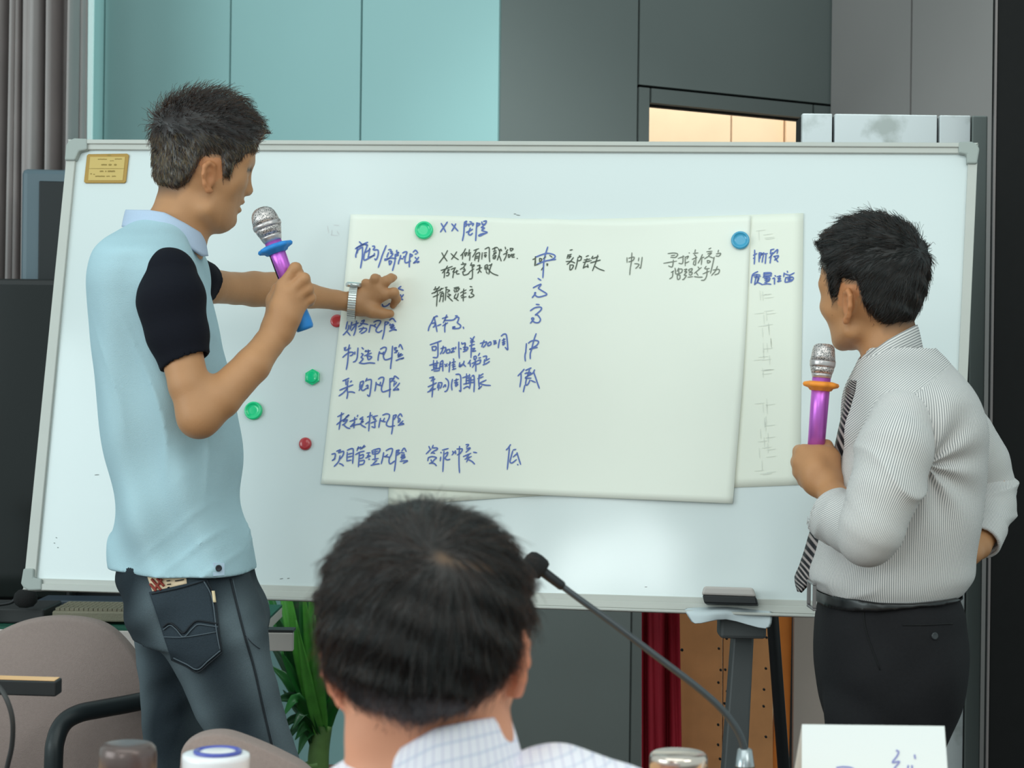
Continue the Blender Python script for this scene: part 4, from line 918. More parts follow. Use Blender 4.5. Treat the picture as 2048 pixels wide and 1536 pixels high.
# brushed steel flask
d = 2.06; a = U(1357, 1504, d); zz = a[2] - zt2
M_ss = mat('brushed_steel', (196, 196, 184), .22, metal=.9)
sf = thing('steel_flask', 'shiny steel flask top left of the gooseneck microphone base', 'flask', (a[0], d, zt2))
G().lathe([a[0], d, zt2 + .0006], (0, 0, 1), [(0, .030), (.004, .0325), (zz - .0205, .0325), (zz - .019, .031)], 40).build('body', M_ss, sf, True)
G().lathe([a[0], d, zt2 + zz - .0185], (0, 0, 1), [(0, .0312), (.001, .0324), (.012, .0324), (.016, .0312), (.0183, .028), (.0185, .001)], 40).build('lid', M_ss, sf, True)
# gooseneck microphone
d = 2.2
gm = thing('gooseneck_microphone', 'black gooseneck conference microphone reaching up from the table to the right of the seated man', 'microphone', U(1490, 1600, d) * [1, 1, 0] + [0, 0, zt2])
nk = cat([U(1489, 1512, d), U(1486, 1488, d), U(1472, 1456, d), U(1440, 1415, d), U(1390, 1371, d), U(1320, 1318, d), U(1230, 1250, d), U(1160, 1199, d), U(1108, 1160, d)], 8)
G().tube(nk, np.linspace(.0047, .0038, len(nk)), 14).build('neck', mat('black_gooseneck', (48, 58, 62), .35, spec=.6), gm, True)
t = nk[-1] - nk[-9]; t /= np.linalg.norm(t); q0 = nk[-1] - t * .014; K = d / F
G().lathe(q0, t, [(0, .0046), (.003, .0058), (.034, .0062), (.036, .006)], 16).build('sleeve', M_blk, gm, True)
fo = U(1090, 1144, d); t2 = U(1056, 1120, d) - fo; t2 /= np.linalg.norm(t2)
G().lathe(fo, t2, [(0, .004), (.001, .0105), (.005, .0132), (.014, .0142), (.022, .0135), (.027, .0105), (.029, .005), (.0292, .0005)], 24).build('foam', mat('black_foam', (26, 28, 28), .95, bump=.8, bscale=500), gm, True)
c0 = U(1490, 1497, d); 
G().lathe(c0, (0, 0, -1), [(0, .006), (.001, .0085), (.02, .0115), (.021, .0118)], 24).build('collar', mat('satin_steel_collar', (150, 168, 170), .25, metal=.8), gm, True)
zc0 = c0[2] - .0215
G().lathe([c0[0], d, zc0], (0, 0, -1), [(0, .0119), (zc0 - zt2 - .032, .013)], 24).build('mount', M_blk, gm, True)
G().box(c0[0] - .05, c0[0] + .05, d - .045, d + .08, zt2 + .0006, zt2 + .032).build('base', M_blk, gm, bevel=.006)
# folded name card
d = 2.12
A, B = U(1604, 1449, d), U(1889, 1450.5, d); zk = A[2]; hgt = zk - zt2 - .0012
M_card = mat('white_card', (246, 252, 252), .7, spec=.3)
nc = thing('name_card', 'folded white name card with blue handwriting at the bottom right', 'name card', ((A[0] + B[0]) / 2, d, zt2))
fr = .030
sx = .0055
P = np.array([[[A[0] - .004, d - fr, zt2 + .0012], [B[0] + .004, d - fr, zt2 + .0012]], [[A[0], d, zk], [B[0], d, zk]], [[A[0] - .012, d + fr + .012, zt2 + .0012], [B[0] - .008, d + fr + .012, zt2 + .0012]]])
G().grid(P).build('folded_sheet', M_card, nc, solid=.0006)
nF = np.cross([1, 0, 0], np.array([0, fr, hgt])); nF = nF / np.linalg.norm(nF); nF = nF if nF[1] < 0 else -nF
g = G()
def cardline(pts, w):
    p = np.asarray(pts, float); c = cat(p, 5) if len(p) > 2 else np.array([p[0] + (p[-1] - p[0]) * t for t in np.linspace(0, 1, 4)])
    dd = np.gradient(c, axis=0); dd /= np.linalg.norm(dd, axis=1)[:, None]; n = np.stack([-dd[:, 1], dd[:, 0]], 1)
    q = [on_plane((c + s * n * w / 2)[:, 0], (c + s * n * w / 2)[:, 1], A + nF * .0009, nF) for s in (1, -1)]
    g.grid(np.stack(q, 1))
for txt in ("132,40 135,42 133,47 128,54 136,53 130,61 127,70", "153,45 154,50", "146,57 145,64", "150,57 151,64", "64,60 72,59 81,60 88,64"):
    cardline([(1560 + float(a.split(',')[0]) / .5689, 1430 + float(a.split(',')[1]) / .5689) for a in txt.split()], 3.4)
g.build('handwriting', mat('pale_blue_pen', (134, 146, 200), .6), nc)

# ------------------------------------------------------------------ hand microphones
def hand_mic(label, p_top, p_end, d0, d1, ring_rgb, L, prof, ring_t, body, tail=None, loc=None):
    T, E = U(*p_top, d0), U(*p_end, d1); ax = (E - T) / np.linalg.norm(E - T); k = (d0 + d1) / 2 / F
    r = thing('hand_microphone', label, 'microphone', E, 'purple wireless hand microphones')
    M_gr = MATS.get('mic_mesh') or mesh_mat()
    M_sv = mat('satin_silver', (176, 182, 180), .3, metal=.7)
    M_pu = mat('metallic_purple', (182, 104, 204), .33, metal=.6, spec=.6)
    M_rg = mat('silicone_%d' % ring_rgb[0], ring_rgb, .55)
    S = lambda pr: [(t * k, q * k) for t, q in pr]
    G().lathe(T, ax, S(prof['top']), 40).build('grille', M_gr, r, True)
    G().lathe(T, ax, S(prof['band']), 40).build('grille_band', M_sv, r, True)
    G().lathe(T, ax, S(prof['low']), 40).build('lower_grille', M_gr, r, True)
    G().lathe(T, ax, S(prof['neck']), 40).build('neck_ring', M_sv, r, True)
    G().lathe(T, ax, S(body), 40).build('handle', M_pu, r, True)
    t0 = ring_t
    G().lathe(T, ax, S([(t0, body[0][1] + .3), (t0 - 1, 22), (t0 + 2, 33), (t0 + 6, 35), (t0 + 10, 33), (t0 + 13, 24), (t0 + 17, 21), (t0 + 18, body[0][1] + .3)]), 64, 8, .055).build('silicone_ring', M_rg, r, True)
    if tail:
        G().lathe(T, ax, S(tail), 12).build('end_cap', M_rg, r, True)
    return r, T, ax, k
def mesh_mat():
    m = mat('mic_mesh', (160, 164, 162), .35, metal=.6); nt = m.node_tree; b = nt.nodes['Principled BSDF']
    tc = nt.nodes.new('ShaderNodeTexCoord'); v = nt.nodes.new('ShaderNodeTexVoronoi'); v.inputs['Scale'].default_value = 420
    nt.links.new(tc.outputs['Object'], v.inputs['Vector'])
    r = nt.nodes.new('ShaderNodeValToRGB'); r.color_ramp.elements[0].position = .25; r.color_ramp.elements[1].position = .55
    r.color_ramp.elements[0].color = (.10, .11, .11, 1); r.color_ramp.elements[1].color = (*alb(190, 194, 190), 1)
    nt.links.new(v.outputs['Distance'], r.inputs[0]); nt.links.new(r.outputs[0], b.inputs['Base Color']); return m
dm1 = 3.10
mic1, mT1, mA1, mK1 = hand_mic('purple microphone with blue ring and blue end cap held by the man in polo shirt', (521, 415), (610.5, 659), dm1, dm1, (38, 132, 206), 0,
    dict(top=[(0, .5), (.6, 8), (2.5, 14), (7, 20), (14, 24), (24, 26.6), (34, 27.8)], band=[(34.2, 28.6), (36, 29.4), (41, 29.2), (43, 28.2)], low=[(43.2, 27.4), (50, 25.6), (60, 22)], neck=[(60.2, 22.4), (64, 21), (71, 18.8), (73, 17)]),
    80, [(73.2, 17.2), (120, 16.6), (216, 15.6)], [(212, 16.8), (214, 17.6), (226, 17.8), (240, 18.8), (255, 18.6), (260, 16.5), (261, .5)])
# control window on the tube
cA = mT1 + mA1 * 118 * mK1
G().tube([mT1 + mA1 * t * mK1 + np.array([-.90, -.44, .0]) * 15.2 * mK1 for t in np.linspace(103, 152, 8)], .0028, 8).build('display_window', mat('black_gloss', (16, 16, 18), .15), mic1, True)
dm2 = 3.02
mic2, mT2, mA2, mK2 = hand_mic('purple microphone with an orange silicone ring held upright by the man in the striped shirt', (1648.5, 687), (1628, 946), dm2, dm2 + .0, (255, 146, 48), 0,
    dict(top=[(0, .5), (.5, 10), (2, 16), (6, 20.4), (14, 22.3), (24, 23.6), (34, 24.8)], band=[(34.2, 25.4), (36, 26), (43, 25.6), (46, 25)], low=[(46.2, 24.4), (54, 23), (60, 20.8)], neck=[(60.2, 21), (64, 20), (68, 19.2), (69, 18)]),
    77, [(69.2, 18.6), (130, 18), (262, 16.5)])
# ================================================================== people
M_skin = mat('skin', (200, 150, 110), .5, spec=.35, attr='tint', var=.05, vscale=25, bump=.12, bscale=350)
for _m in (M_skin,):
    _b = _m.node_tree.nodes['Principled BSDF']
def S_(*c): return np.array(alb(*c), np.float32)
SK = S_(166, 130, 90)
def skin_colour(H, base, marks=(), hair=None, beard=0.0, scalp=S_(60, 52, 46)):
    """skin tone with lips, ear and scalp in their own colours"""
    def f(p):
        q = H.loc(p); n = len(p); c = np.tile(base, (n, 1)).astype(np.float32)
        c *= (1 + .05 * wob(p, 45, 1))[:, None]
        def mix(w, col):
            w = np.clip(w, 0, 1)[:, None]; c[:] = c * (1 - w) + np.asarray(col, np.float32) * w
        lip = np.exp(-(((q[:, 0] - .089) / .014) ** 2 + (q[:, 1] / .022) ** 2 + ((q[:, 2] + .058) / .011) ** 2) * 1.2)
        mix(lip * .75, base * A3((.82, .58, .58)))
        e = (np.abs(q[:, 1]) > .0715) & (q[:, 0] > -.04) & (q[:, 0] < .012) & (np.abs(q[:, 2]) < .036)
        mix(e * .55, base * A3((1.12, .82, .72)))
        inb = (np.abs(q[:, 1]) < .09) & (np.abs(q[:, 0]) < .13) & (q[:, 2] > -.06)
        hl = np.clip((H.hl(q) + .004) / .028, 0, 1) * inb * (~e)
        mix(hl * .85, scalp)
        br = np.exp(-(((q[:, 2] - .026 - .004 * np.cos(np.abs(q[:, 1]) / .03)) / .0042) ** 2)) * (np.abs(q[:, 1]) > .012) * (np.abs(q[:, 1]) < .052) * (q[:, 0] > .055)
        mix(br * .9, (.025, .022, .02))
        ey = np.exp(-(((q[:, 2] - .0055) / .0026) ** 2)) * (np.abs(np.abs(q[:, 1]) - .032) < .014) * (q[:, 0] > .07)
        mix(ey * .9, (.03, .025, .022))
        if beard: mix(beard * np.exp(-((q[:, 2] + .075) / .028) ** 2) * (q[:, 0] > .02) * (np.abs(q[:, 1]) < .06), base * A3((.74, .74, .74)))
        for (c0, r, col, wgt) in marks: mix(wgt * np.exp(-((p - A3(c0)) ** 2).sum(1) / r ** 2), col)
        return c
    return f
def hair_fibre(name, melanin, rough=.28, red=.35):
    m = bpy.data.materials.new(name); m.use_nodes = True; nt = m.node_tree; nt.nodes.clear()
    h = nt.nodes.new('ShaderNodeBsdfHairPrincipled'); o = nt.nodes.new('ShaderNodeOutputMaterial')
    h.parametrization = 'MELANIN'; h.inputs['Melanin'].default_value = melanin; h.inputs['Melanin Redness'].default_value = red
    h.inputs['Roughness'].default_value = rough; h.inputs['Radial Roughness'].default_value = .35; h.inputs['Random Roughness'].default_value = .2; h.inputs['Random Color'].default_value = .15
    nt.links.new(h.outputs[0], o.inputs[0]); return m
def hair_mat(name, rgb, rough=.42, spec=.4, var=.3):
    return mat(name, rgb, rough, spec=spec, var=var, vscale=60)

# ------------------------------------------------------------------ the man in the polo shirt
D1 = 3.20; s1 = D1 / F
def L(px, py, dd=0.0): return U(px, py, D1 + dd)
man1 = thing('person', 'standing man in a pale blue polo shirt with navy sleeves pointing at the paper', 'person', [L(420, 1200)[0], D1, 0])
rows = [(1175, 237, 515, .166), (1150, 236, 515, .166), (1100, 234, 507, .150), (1040, 232, 492, .150), (950, 220, 481, .150), (850, 203, 470, .152), (760, 197, 457, .158), (700, 191, 445, .165), (650, 188, 434, .172), (605, 184.5, 422, .178), (570, 184, 412, .184), (540, 190, 405, .186), (510, 202, 400, .180), (487, 217, 396, .142), (468, 236, 394, .098), (450, 262, 392, .072), (436, 285, 390, .060)]
def loft_rows(rows, Lf, s, inset=0.0, dy=0.0, ex=2.3):
    R = []
    for r in rows:
        py, xl, xr, hb = r[:4]; o = r[4] if len(r) > 4 else dy
        c = Lf((xl + xr) / 2, py, o); R.append((c[2], c[0], c[1], (xr - xl) / 2 * s - inset, hb - inset))
    return LOFT(R, ex)
def limb(Lf, s, pts):
    """rows of px, py, dd, radius in px"""
    return CH([Lf(*p[:3]) for p in pts], [p[3] * s for p in pts])
torso1 = loft_rows(rows, L, s1)
torso1_in = SDF(loft_rows(rows[2:], L, s1, .018)).u(limb(L, s1, [(372, 1100, 0, 78), (376, 1215, 0, 78)]), .03)
H1 = Head((420, 356), (-.012, -.078, 0), D1 + .01, math.radians(20), math.radians(-4), 0, (.92, .93, .97), .90); H1.lift = .017; H1.rec = .16; H1.fx = .87
P_ = lambda Lf, pts: [Lf(*p) for p in pts]
body = SDF(torso1_in)
body.u(limb(L, s1, [(352, 480, 0, 62), (368, 420, .0, 58), (374, 385, .01, 56)]), .03)
body.u(H1.full, .018)
arm_r = [(336, 560, -.150, 42), (352, 660, -.175, 41), (378, 770, -.195, 38), (398, 832, -.20, 37)]
fore_r = [(398, 834, -.20, 37), (440, 796, -.19, 39), (505, 730, -.165, 34), (538, 686, -.14, 28.5), (556, 662, -.13, 27)]
body.u(limb(L, s1, arm_r), .03); body.u(limb(L, s1, fore_r), .02)
kh = D1 + .0
hp = dict(dm=-.10)
def hand1(B):
    w = (556, 660, -.128, 26)
    for m in ((566, 572, -.128, 14), (578, 585, -.134, 14.5), (590, 597, -.130, 14.5), (600, 611, -.122, 14)):
        B.u(limb(L, s1, [w, (0.5 * (w[0] + m[0]), .5 * (w[1] + m[1]), -.130, 21), m]), .012)
    B.u(limb(L, s1, [(553, 650, -.118, 22), (551, 602, -.105, 18), (556, 580, -.09, 14)]), .014)         # thumb mound
    B.u(limb(L, s1, [(556, 582, -.085, 13), (572, 556, -.072, 11), (590, 545, -.068, 10)]), .006)          # thumb round the far side
    for pts in ([(566, 571, -.128, 12.5), (591, 537, -.132, 11.5), (596, 545, -.10, 10), (584, 556, -.075, 9)],
                [(578, 585, -.134, 12.5), (608, 558, -.134, 11.5), (609, 566, -.10, 10), (590, 574, -.072, 9)],
                [(590, 597, -.130, 12.5), (616, 577, -.128, 11), (616, 585, -.095, 9.5), (597, 591, -.07, 8.5)],
                [(600, 611, -.122, 11.5), (621, 596, -.118, 10), (620, 603, -.09, 8.5), (602, 606, -.068, 8)]):
        B.u(limb(L, s1, pts), .0045)
hand1(body)
# far arm reaching to the paper
zb = lambda px, py: on_plane(np.array(px, float), np.array(py, float), BC, BN)[1] - D1
hb_ = zb(760, 600)
fa = [(372, 560, .15, 44), (420, 572, .20, 37), (470, 577, .255, 34), (508, 578, .29, 38), (548, 580, .31, 38), (620, 592, .35, 27), (672, 600, .385, 21.5), (706, 605, .395, 21.5), (722, 605, .40, 22)]
body.u(limb(L, s1, fa), .02)
def hand2(B):
    e = hb_ - .042
    w = (716, 604, .40, 23)
    for m in ((768, 590, e, 13), (760, 578, e, 13), (748, 571, e + .004, 12.5), (736, 574, e + .008, 11.5)):
        B.u(limb(L, s1, [w, (.5 * (w[0] + m[0]), .5 * (w[1] + m[1]) + 3, .402, 18), m]), .012)
    B.u(limb(L, s1, [(722, 612, .40, 20), (745, 622, e + .004, 15.5), (764, 627, e + .006, 11.5), (781, 627.5, e + .012, 9.5)]), .010)
    for pts in ([(768, 589, e, 11.5), (788, 585, e - .004, 10.5), (793, 598, e + .012, 9.5), (786, 611, e + .024, 8)],
                [(759, 577, e, 11.5), (772, 562, e - .004, 10.5), (782, 556, e + .008, 9.5), (788, 555, e + .020, 8)],
                [(747, 571, e, 11), (750, 557, e - .006, 10), (756, 556, e + .014, 8.5)],
                [(736, 575, e + .006, 10), (731, 566, e + .002, 8.5), (737, 566, e + .018, 7.5)]):
        B.u(limb(L, s1, pts), .004)
hand2(body)
legN = [(412, 1225, -.06, 92), (438, 1290, -.085, 96), (474, 1400, -.09, 82), (500, 1460, -.09, 73), (533, 1536, -.09, 64), (560, 1640, -.09, 58), (590, 1860, -.09, 52), (606, 2090, -.09, 40), (606, 2150, -.09, 38)]
legF = [(350, 1235, .08, 84), (347, 1330, .085, 72), (352, 1450, .085, 67), (345, 1536, .08, 60), (338, 1640, .07, 56), (312, 1860, .09, 50), (296, 2090, .10, 40), (294, 2150, .1, 38)]
thin = lambda r: [(a, b, c, d - 13) for a, b, c, d in r]
body.u(limb(L, s1, [(400, 1240, -.05, 62)] + thin(legN)[1:]), .02); body.u(limb(L, s1, [(350, 1245, .07, 60)] + thin(legF)[1:]), .02)
lo, hi = L(170, 2230, -.30), L(830, 140, .46)
mouth = H1.w([[.09, 0, -.056]])[0]
solid('body', body, (lo[0] - .05, lo[1] - .0, 0.03), (hi[0], hi[1] + .02, hi[2]), .0032, M_skin, man1, skin_colour(H1, SK, beard=.25))

# hair: short, dark on top and greying at the sides, swept up at the front
def th1(q):
    t = .008 + .024 * np.clip((q[:, 2] - .05) / .06, 0, 1) - .008 * np.clip((q[:, 0] - .04) / .04, 0, 1)
    return t + .0025 * wob(q, 150, 2)
cap1 = hair_cap(H1, th1, .035, lambda q: smax(RC((.030, -.02, .112), (.054, -.018, .104), .016, .011)(q), -H1.hl(q) + 0.001, .004))
M_h1 = hair_mat('short_dark_hair', (58, 58, 56)); M_h1g = hair_mat('greying_hair_strands', (60, 60, 58))
def grey_mix(m, H, dark, grey):
    nt = m.node_tree; b = nt.nodes['Principled BSDF']
    a = nt.nodes.new('ShaderNodeAttribute'); a.attribute_name = 'tint'; nt.links.new(a.outputs['Color'], b.inputs['Base Color'])
M_h1 = mat('short_dark_hair', (58, 58, 56)); grey_mix(M_h1, H1, 0, 0)
def hc1(p):
    q = H1.loc(p); g = np.clip((.078 - q[:, 2]) / .05, 0, 1) * .65 + .30 * np.clip((q[:, 0] - .075) / .03, 0, 1)
    g = np.clip(g + .25 * wob(q, 90, 3) * (g > .05), 0, 1)[:, None]
    return S_(46, 46, 46) * (1 - g) + S_(98, 100, 96) * g
hair1 = solid('hair', cap1, H1.O - .17, H1.O + .19, .0028, M_h1, man1, hc1)
rng = np.random.default_rng(3)
whorl1 = np.array([-.07, -.02, .10])
def comb1(q):
    d = q - whorl1; d /= np.linalg.norm(d, axis=1)[:, None]
    t = np.clip((q[:, 2] - .05) / .05, 0, 1)[:, None]
    return d * (.5 + .5 * t) + np.array([.15, 0, -.7]) * (1 - t) + np.array([.55, -.05, .15]) * t
strands('hair_strands', H1, cap1, 5200, comb1, lambda q: (.012 + .022 * np.clip((q[:, 2] - .05) / .05, 0, 1)) * (1 - .4 * np.clip((q[:, 0] - .02) / .05, 0, 1)), lambda q: .22 + .30 * np.clip((q[:, 2] - .05) / .05, 0, 1), hair_fibre('dark_hair_strands', .93), hair1, rng, 6, .00042)
strands('grey_hair_strands', H1, cap1, 2600, comb1, lambda q: .010 + .004 * q[:, 0], lambda q: np.full(len(q), .18), hair_fibre('grey_hair_strands', .30, .35, .1), hair1, rng, 5, .00034, keep=lambda q: (q[:, 2] < .075) | (q[:, 0] > .085))

# polo shirt
M_polo = mat('pale_blue_pique', (158, 199, 207), .9, spec=.2, var=.025, vscale=900, bump=.5, bscale=900)
M_navy = mat('navy_knit', (15, 18, 27), .9, spec=.2, var=.1, vscale=700, bump=.4, bscale=900)
M_lav = mat('pale_lavender_collar', (166, 194, 214), .85, spec=.2, var=.02, vscale=700, bump=.3, bscale=900)
def folds1(p):
    x = p[:, 0]; z = p[:, 2]
    a = .0058 * np.sin((x * 62 + z * 16) + 2.2 * np.sin(z * 7)) * np.clip((1.5 - z) / .3, 0, 1)
    b = .0034 * np.sin((x * 30 - z * 34) + 1.2) * np.clip((1.25 - z) / .2, 0, 1)
    ph = x * 95 + z * 22 + 2.4 * wob(p, 9, 2); rdg = (1 - np.abs(np.sin(ph * .5))) ** 3 * np.clip(.25 + wob(p, 11, 4), 0, 1) * np.clip((1.42 - z) / .2, 0, 1)
    ph2 = x * 60 - z * 85 + 2.0 * wob(p, 10, 3); r2 = (1 - np.abs(np.sin(ph2 * .5))) ** 3 * np.clip(wob(p, 9, 1) - .1, 0, 1) * np.clip((1.2 - z) / .15, 0, 1)
    return (a + b + .0018 * wob(p, 30, 4) - .0055 * rdg - .003 * r2).astype(np.float32)
polo = SDF(torso1)
hem = L(370, 1153, -.155)
slv = limb(L, s1, [(338, 552, -.150, 53), (343, 600, -.165, 65), (355, 668, -.172, 57), (371, 726, -.178, 47)])
polo.u(limb(L, s1, [(332, 550, -.09, 50), (338, 560, -.135, 50)]), .04)
polo.u(limb(L, s1, [(345, 545, .08, 50), (372, 560, .14, 44)]), .04)
polo.disp(folds1)
polo.keep(lambda p: (hem[2] - p[:, 2]) - .004 * np.sin((p[:, 0] - hem[0]) * 9 + 1.2) * 1.0, .003)
polo.cut(limb(L, s1, [(352, 470, 0, 66), (366, 425, .0, 62), (374, 360, .01, 62)]), .004)
shirt1 = solid('polo_shirt', polo, (L(165, 0)[0], D1 - .26, hem[2] - .03), (L(540, 0)[0], D1 + .28, L(300, 415)[2]), .0038, M_polo, man1)
def sleeve(name, pts, cutp, cutn, hollow, m, par, Lf, s, fold, h=.0032, ex=None):
    f = SDF(limb(Lf, s, pts))
    if ex: ex(f)
    f.disp(fold); f.keep(HALF(cutp, cutn), .003)
    if hollow: f.cut(limb(Lf, s, hollow), .003)
    P = np.array([Lf(*p[:3]) for p in pts]); r = max(p[3] for p in pts) * s + .02
    return solid(name, f, P.min(0) - r, P.max(0) + r, h, m, par)
wfold = lambda p: (.0022 * np.sin(p[:, 2] * 80 + p[:, 0] * 90) * np.clip(wob(p, 16, 2), 0, 1) + .0008 * wob(p, 30, 3)).astype(np.float32)
n_ = L(371, 726, 0) - L(352, 648, 0)
sl_r = sleeve('sleeve', [(338, 552, -.156, 54), (343, 600, -.172, 66), (355, 668, -.178, 58.5), (371, 726, -.184, 48), (378, 752, -.188, 47)], L(371.5, 726, -.18), n_ + np.array([.012, -.01, 0]), [(368, 712, -.186, 41.5), (380, 765, -.192, 41)], M_navy, shirt1, L, s1, wfold)
n2 = L(412, 560, .2) - L(372, 556, .14)
sl_l = sleeve('sleeve', [(366, 552, .12, 50), (392, 562, .16, 46), (413, 568, .195, 43), (430, 572, .215, 42)], L(410, 566, .19), n2 + np.array([.0, 0, -.006]), [(404, 566, .185, 39), (440, 574, .22, 38)], M_navy, shirt1, L, s1, wfold)
def collar(name, cx, rx, ry, dd, top, low, Lf, m, par, t0, t1, flare, thick=.004, n=70, cy=0.0, nrow=9):
    """folded collar: ring round the neck; top(x), low(x) give the edge heights in photo pixels"""
    rowsP = []
    s = Lf(cx + 1, 500)[0] - Lf(cx, 500)[0]
    for k in range(nrow):
        v = k / (nrow - 1); ring = []
        for t in np.linspace(t0, t1, n):
            c, sn = math.cos(t), math.sin(t); bul = flare * (v ** .8)
            x = cx + (rx + bul) * c; y = dd + (ry + bul * s) * sn
            py = top(cx + rx * c, sn) * (1 - v) + low(cx + rx * c, sn) * v
            ring.append(Lf(x, py, y))
        rowsP.append(ring)
    return G().grid(np.array(rowsP)).build(name, m, par, True, solid=thick, offset=-1)
ctop = lambda x, sn: np.interp(x, [245, 300, 330, 372, 400, 420], [419, 420, 425, 447, 464, 478])
clow = lambda x, sn: np.interp(x, [245, 300, 322, 360, 400, 425], [453, 455, 455, 484, 512, 512])
collar('collar', 330, 79, .068, 0, ctop, clow, L, M_lav, shirt1, -math.pi * .999 + .30 - .3, math.pi * .999 - .0, 8)
# hem tab and button
bp_ = hit(polo, [438], [1136], D1 - .3, D1 + .1)[0]
tabP = hit(polo, np.array([427, 449, 427, 449]), np.array([1125, 1126, 1152, 1150]), D1 - .3, D1 + .1) + np.array([0, -.0018, 0])
G().grid(tabP.reshape(2, 2, 3)).build('hem_tab', mat('lavender_tab', (170, 202, 218), .8), shirt1, solid=.001)
G().lathe(bp_ + [0, -.002, 0], (0, -1, 0), [(0, .0052), (.0015, .0056), (.0026, .005), (.0022, .0036), (.0022, .0001)], 20).build('button', mat('dark_button', (28, 30, 36), .3), shirt1, True)

# jeans
def denim():
    m = mat('washed_denim', (84, 100, 108), .85, spec=.2, attr='tint', var=.10, vscale=500, bump=.5, bscale=700); return m
M_den = denim()
jrow = [(1120, 246, 500, .145), (1160, 241, 510, .148), (1200, 256, 527, .158), (1240, 262, 535, .160), (1275, 272, 530, .150)]
jeans = SDF(loft_rows(jrow, L, s1, ex=2.4))
jeans.u(limb(L, s1, legN), .03); jeans.u(limb(L, s1, legF), .012)
jeans.cut(RC(L(296, 1270, .0), L(412, 1560, .0), .004, .008), .02)
jeans.disp(lambda p: (.0030 * np.sin(p[:, 2] * 70 - p[:, 0] * 60 + 3 * wob(p, 9, 1)) * np.clip(wob(p, 14, 3), 0, 1) + .0022 * wob(p, 40, 1)).astype(np.float32))
jeans.keep(lambda p: .075 - p[:, 2], .003); jeans.keep(lambda p: p[:, 2] - hem[2] - .012, .002)
def denim_tint(p):
    w = .55 + .5 * wob(p, 14, 2) * .6
    ctr = np.zeros(len(p))
    for leg, k in ((legN, 1.0), (legF, .9)):
        pts = np.array([L(*a[:3]) for a in leg]); zc = pts[:, 2][::-1]
        cx = np.interp(p[:, 2], zc, pts[:, 0][::-1]); cy = np.interp(p[:, 2], zc, pts[:, 1][::-1])
        near = np.abs(p[:, 1] - cy) < .11
        ctr = np.maximum(ctr, np.exp(-((np.abs(p[:, 0] - cx) - .062) / .03) ** 2) * near * np.clip((.95 - p[:, 2]) / .12, 0, 1))
    f = np.clip(.06 + .62 * ctr + .18 * wob(p, 20, 3), 0, 1)[:, None]
    return S_(35, 47, 53) * (1 - f) + S_(96, 116, 121) * f
jn = solid('jeans', jeans, (L(170, 0)[0] - .02, D1 - .25, .06), (L(640, 0)[0] + .06, D1 + .27, L(300, 1118)[2]), .0042, M_den, man1, denim_tint)
def patch(f, ring_fn, nu, nv, off, name, m, par, d0, d1, th=.0012):
    P = np.zeros((nv, nu, 2))
    for j in range(nv):
        for i in range(nu): P[j, i] = ring_fn(i / (nu - 1), j / (nv - 1))
    W = hit(f, P[..., 0].ravel(), P[..., 1].ravel(), d0, d1, 260); g = grad(f, W, .004)
    W = (W + g * off).reshape(nv, nu, 3)
    return G().grid(W).build(name, m, par, True, solid=th)
def seam(f, pts, r, name, m, par, d0, d1, off=.0005):
    c = cat(pts, 8); W = hit(f, c[:, 0], c[:, 1], d0, d1, 260); W = W + grad(f, W, .004) * off
    return G().tube(W, r, 6).build(name, m, par, True)
M_pk = mat('pocket_denim', (44, 57, 64), .85, spec=.2, var=.12, vscale=450, bump=.5, bscale=700)
M_st = mat('pale_stitching', (74, 90, 97), .8)
M_std = mat('dark_seam', (22, 29, 35), .8)
def pocket(u, v):
    # five sided back pocket
    tl, tr = np.array([300, 1186.]), np.array([414, 1158.]); bl, br = np.array([345, 1318.]), np.array([442, 1302.]); tip = np.array([395, 1341.])
    top = tl + (tr - tl) * u; k = u / .52 if u < .52 else (u - .52) / .48
    bot = bl + (tip - bl) * k if u < .52 else tip + (br - tip) * k
    return top + (bot - top) * v
dj = (D1 - .3, D1 + .15)
bpk = patch(jeans, pocket, 24, 22, .0026, 'back_pocket', M_pk, jn, *dj, th=.0022)
fpk = SDF(lambda p: jeans(p) - .0042)
def seam2(pts, m, r=.0011, nm='stitching'): return seam(fpk, pts, r, nm, m, bpk, *dj, off=.0)
seam2([(408, 1163), (424, 1196), (433, 1262), (440, 1300)], M_st); seam2([(414, 1162), (430, 1198), (438, 1262), (443, 1303)], M_std, .0012)
seam2([(347, 1316), (372, 1328), (395, 1339), (416, 1322), (441, 1301)], M_st); seam2([(345, 1321), (372, 1333), (395, 1345), (418, 1327), (444, 1305)], M_std, .0012)
seam2([(303, 1188), (360, 1176), (413, 1160)], M_std)
seam2([(326, 1254), (338, 1246), (350, 1252), (366, 1266), (380, 1252), (393, 1242), (415, 1244), (436, 1248)], M_std, .0016); seam2([(326, 1260), (340, 1251), (352, 1259), (367, 1274), (384, 1258), (396, 1249), (416, 1251), (436, 1254)], M_st, .001)
seam2([(326, 1274), (370, 1274), (432, 1264)], M_st, .0009)
seam(jeans, [(460, 1158), (470, 1200), (488, 1270), (508, 1340), (526, 1420), (545, 1500), (556, 1536)], .0016, 'side_seam', M_std, jn, *dj, off=.001)
seam(jeans, [(464, 1158), (474, 1200), (492, 1270), (512, 1340), (530, 1420), (549, 1500), (560, 1536)], .001, 'side_seam', M_st, jn, *dj, off=.001)
seam(jeans, [(491, 1270), (504, 1285), (519, 1297)], .0011, 'side_seam', M_st, jn, *dj, off=.001)
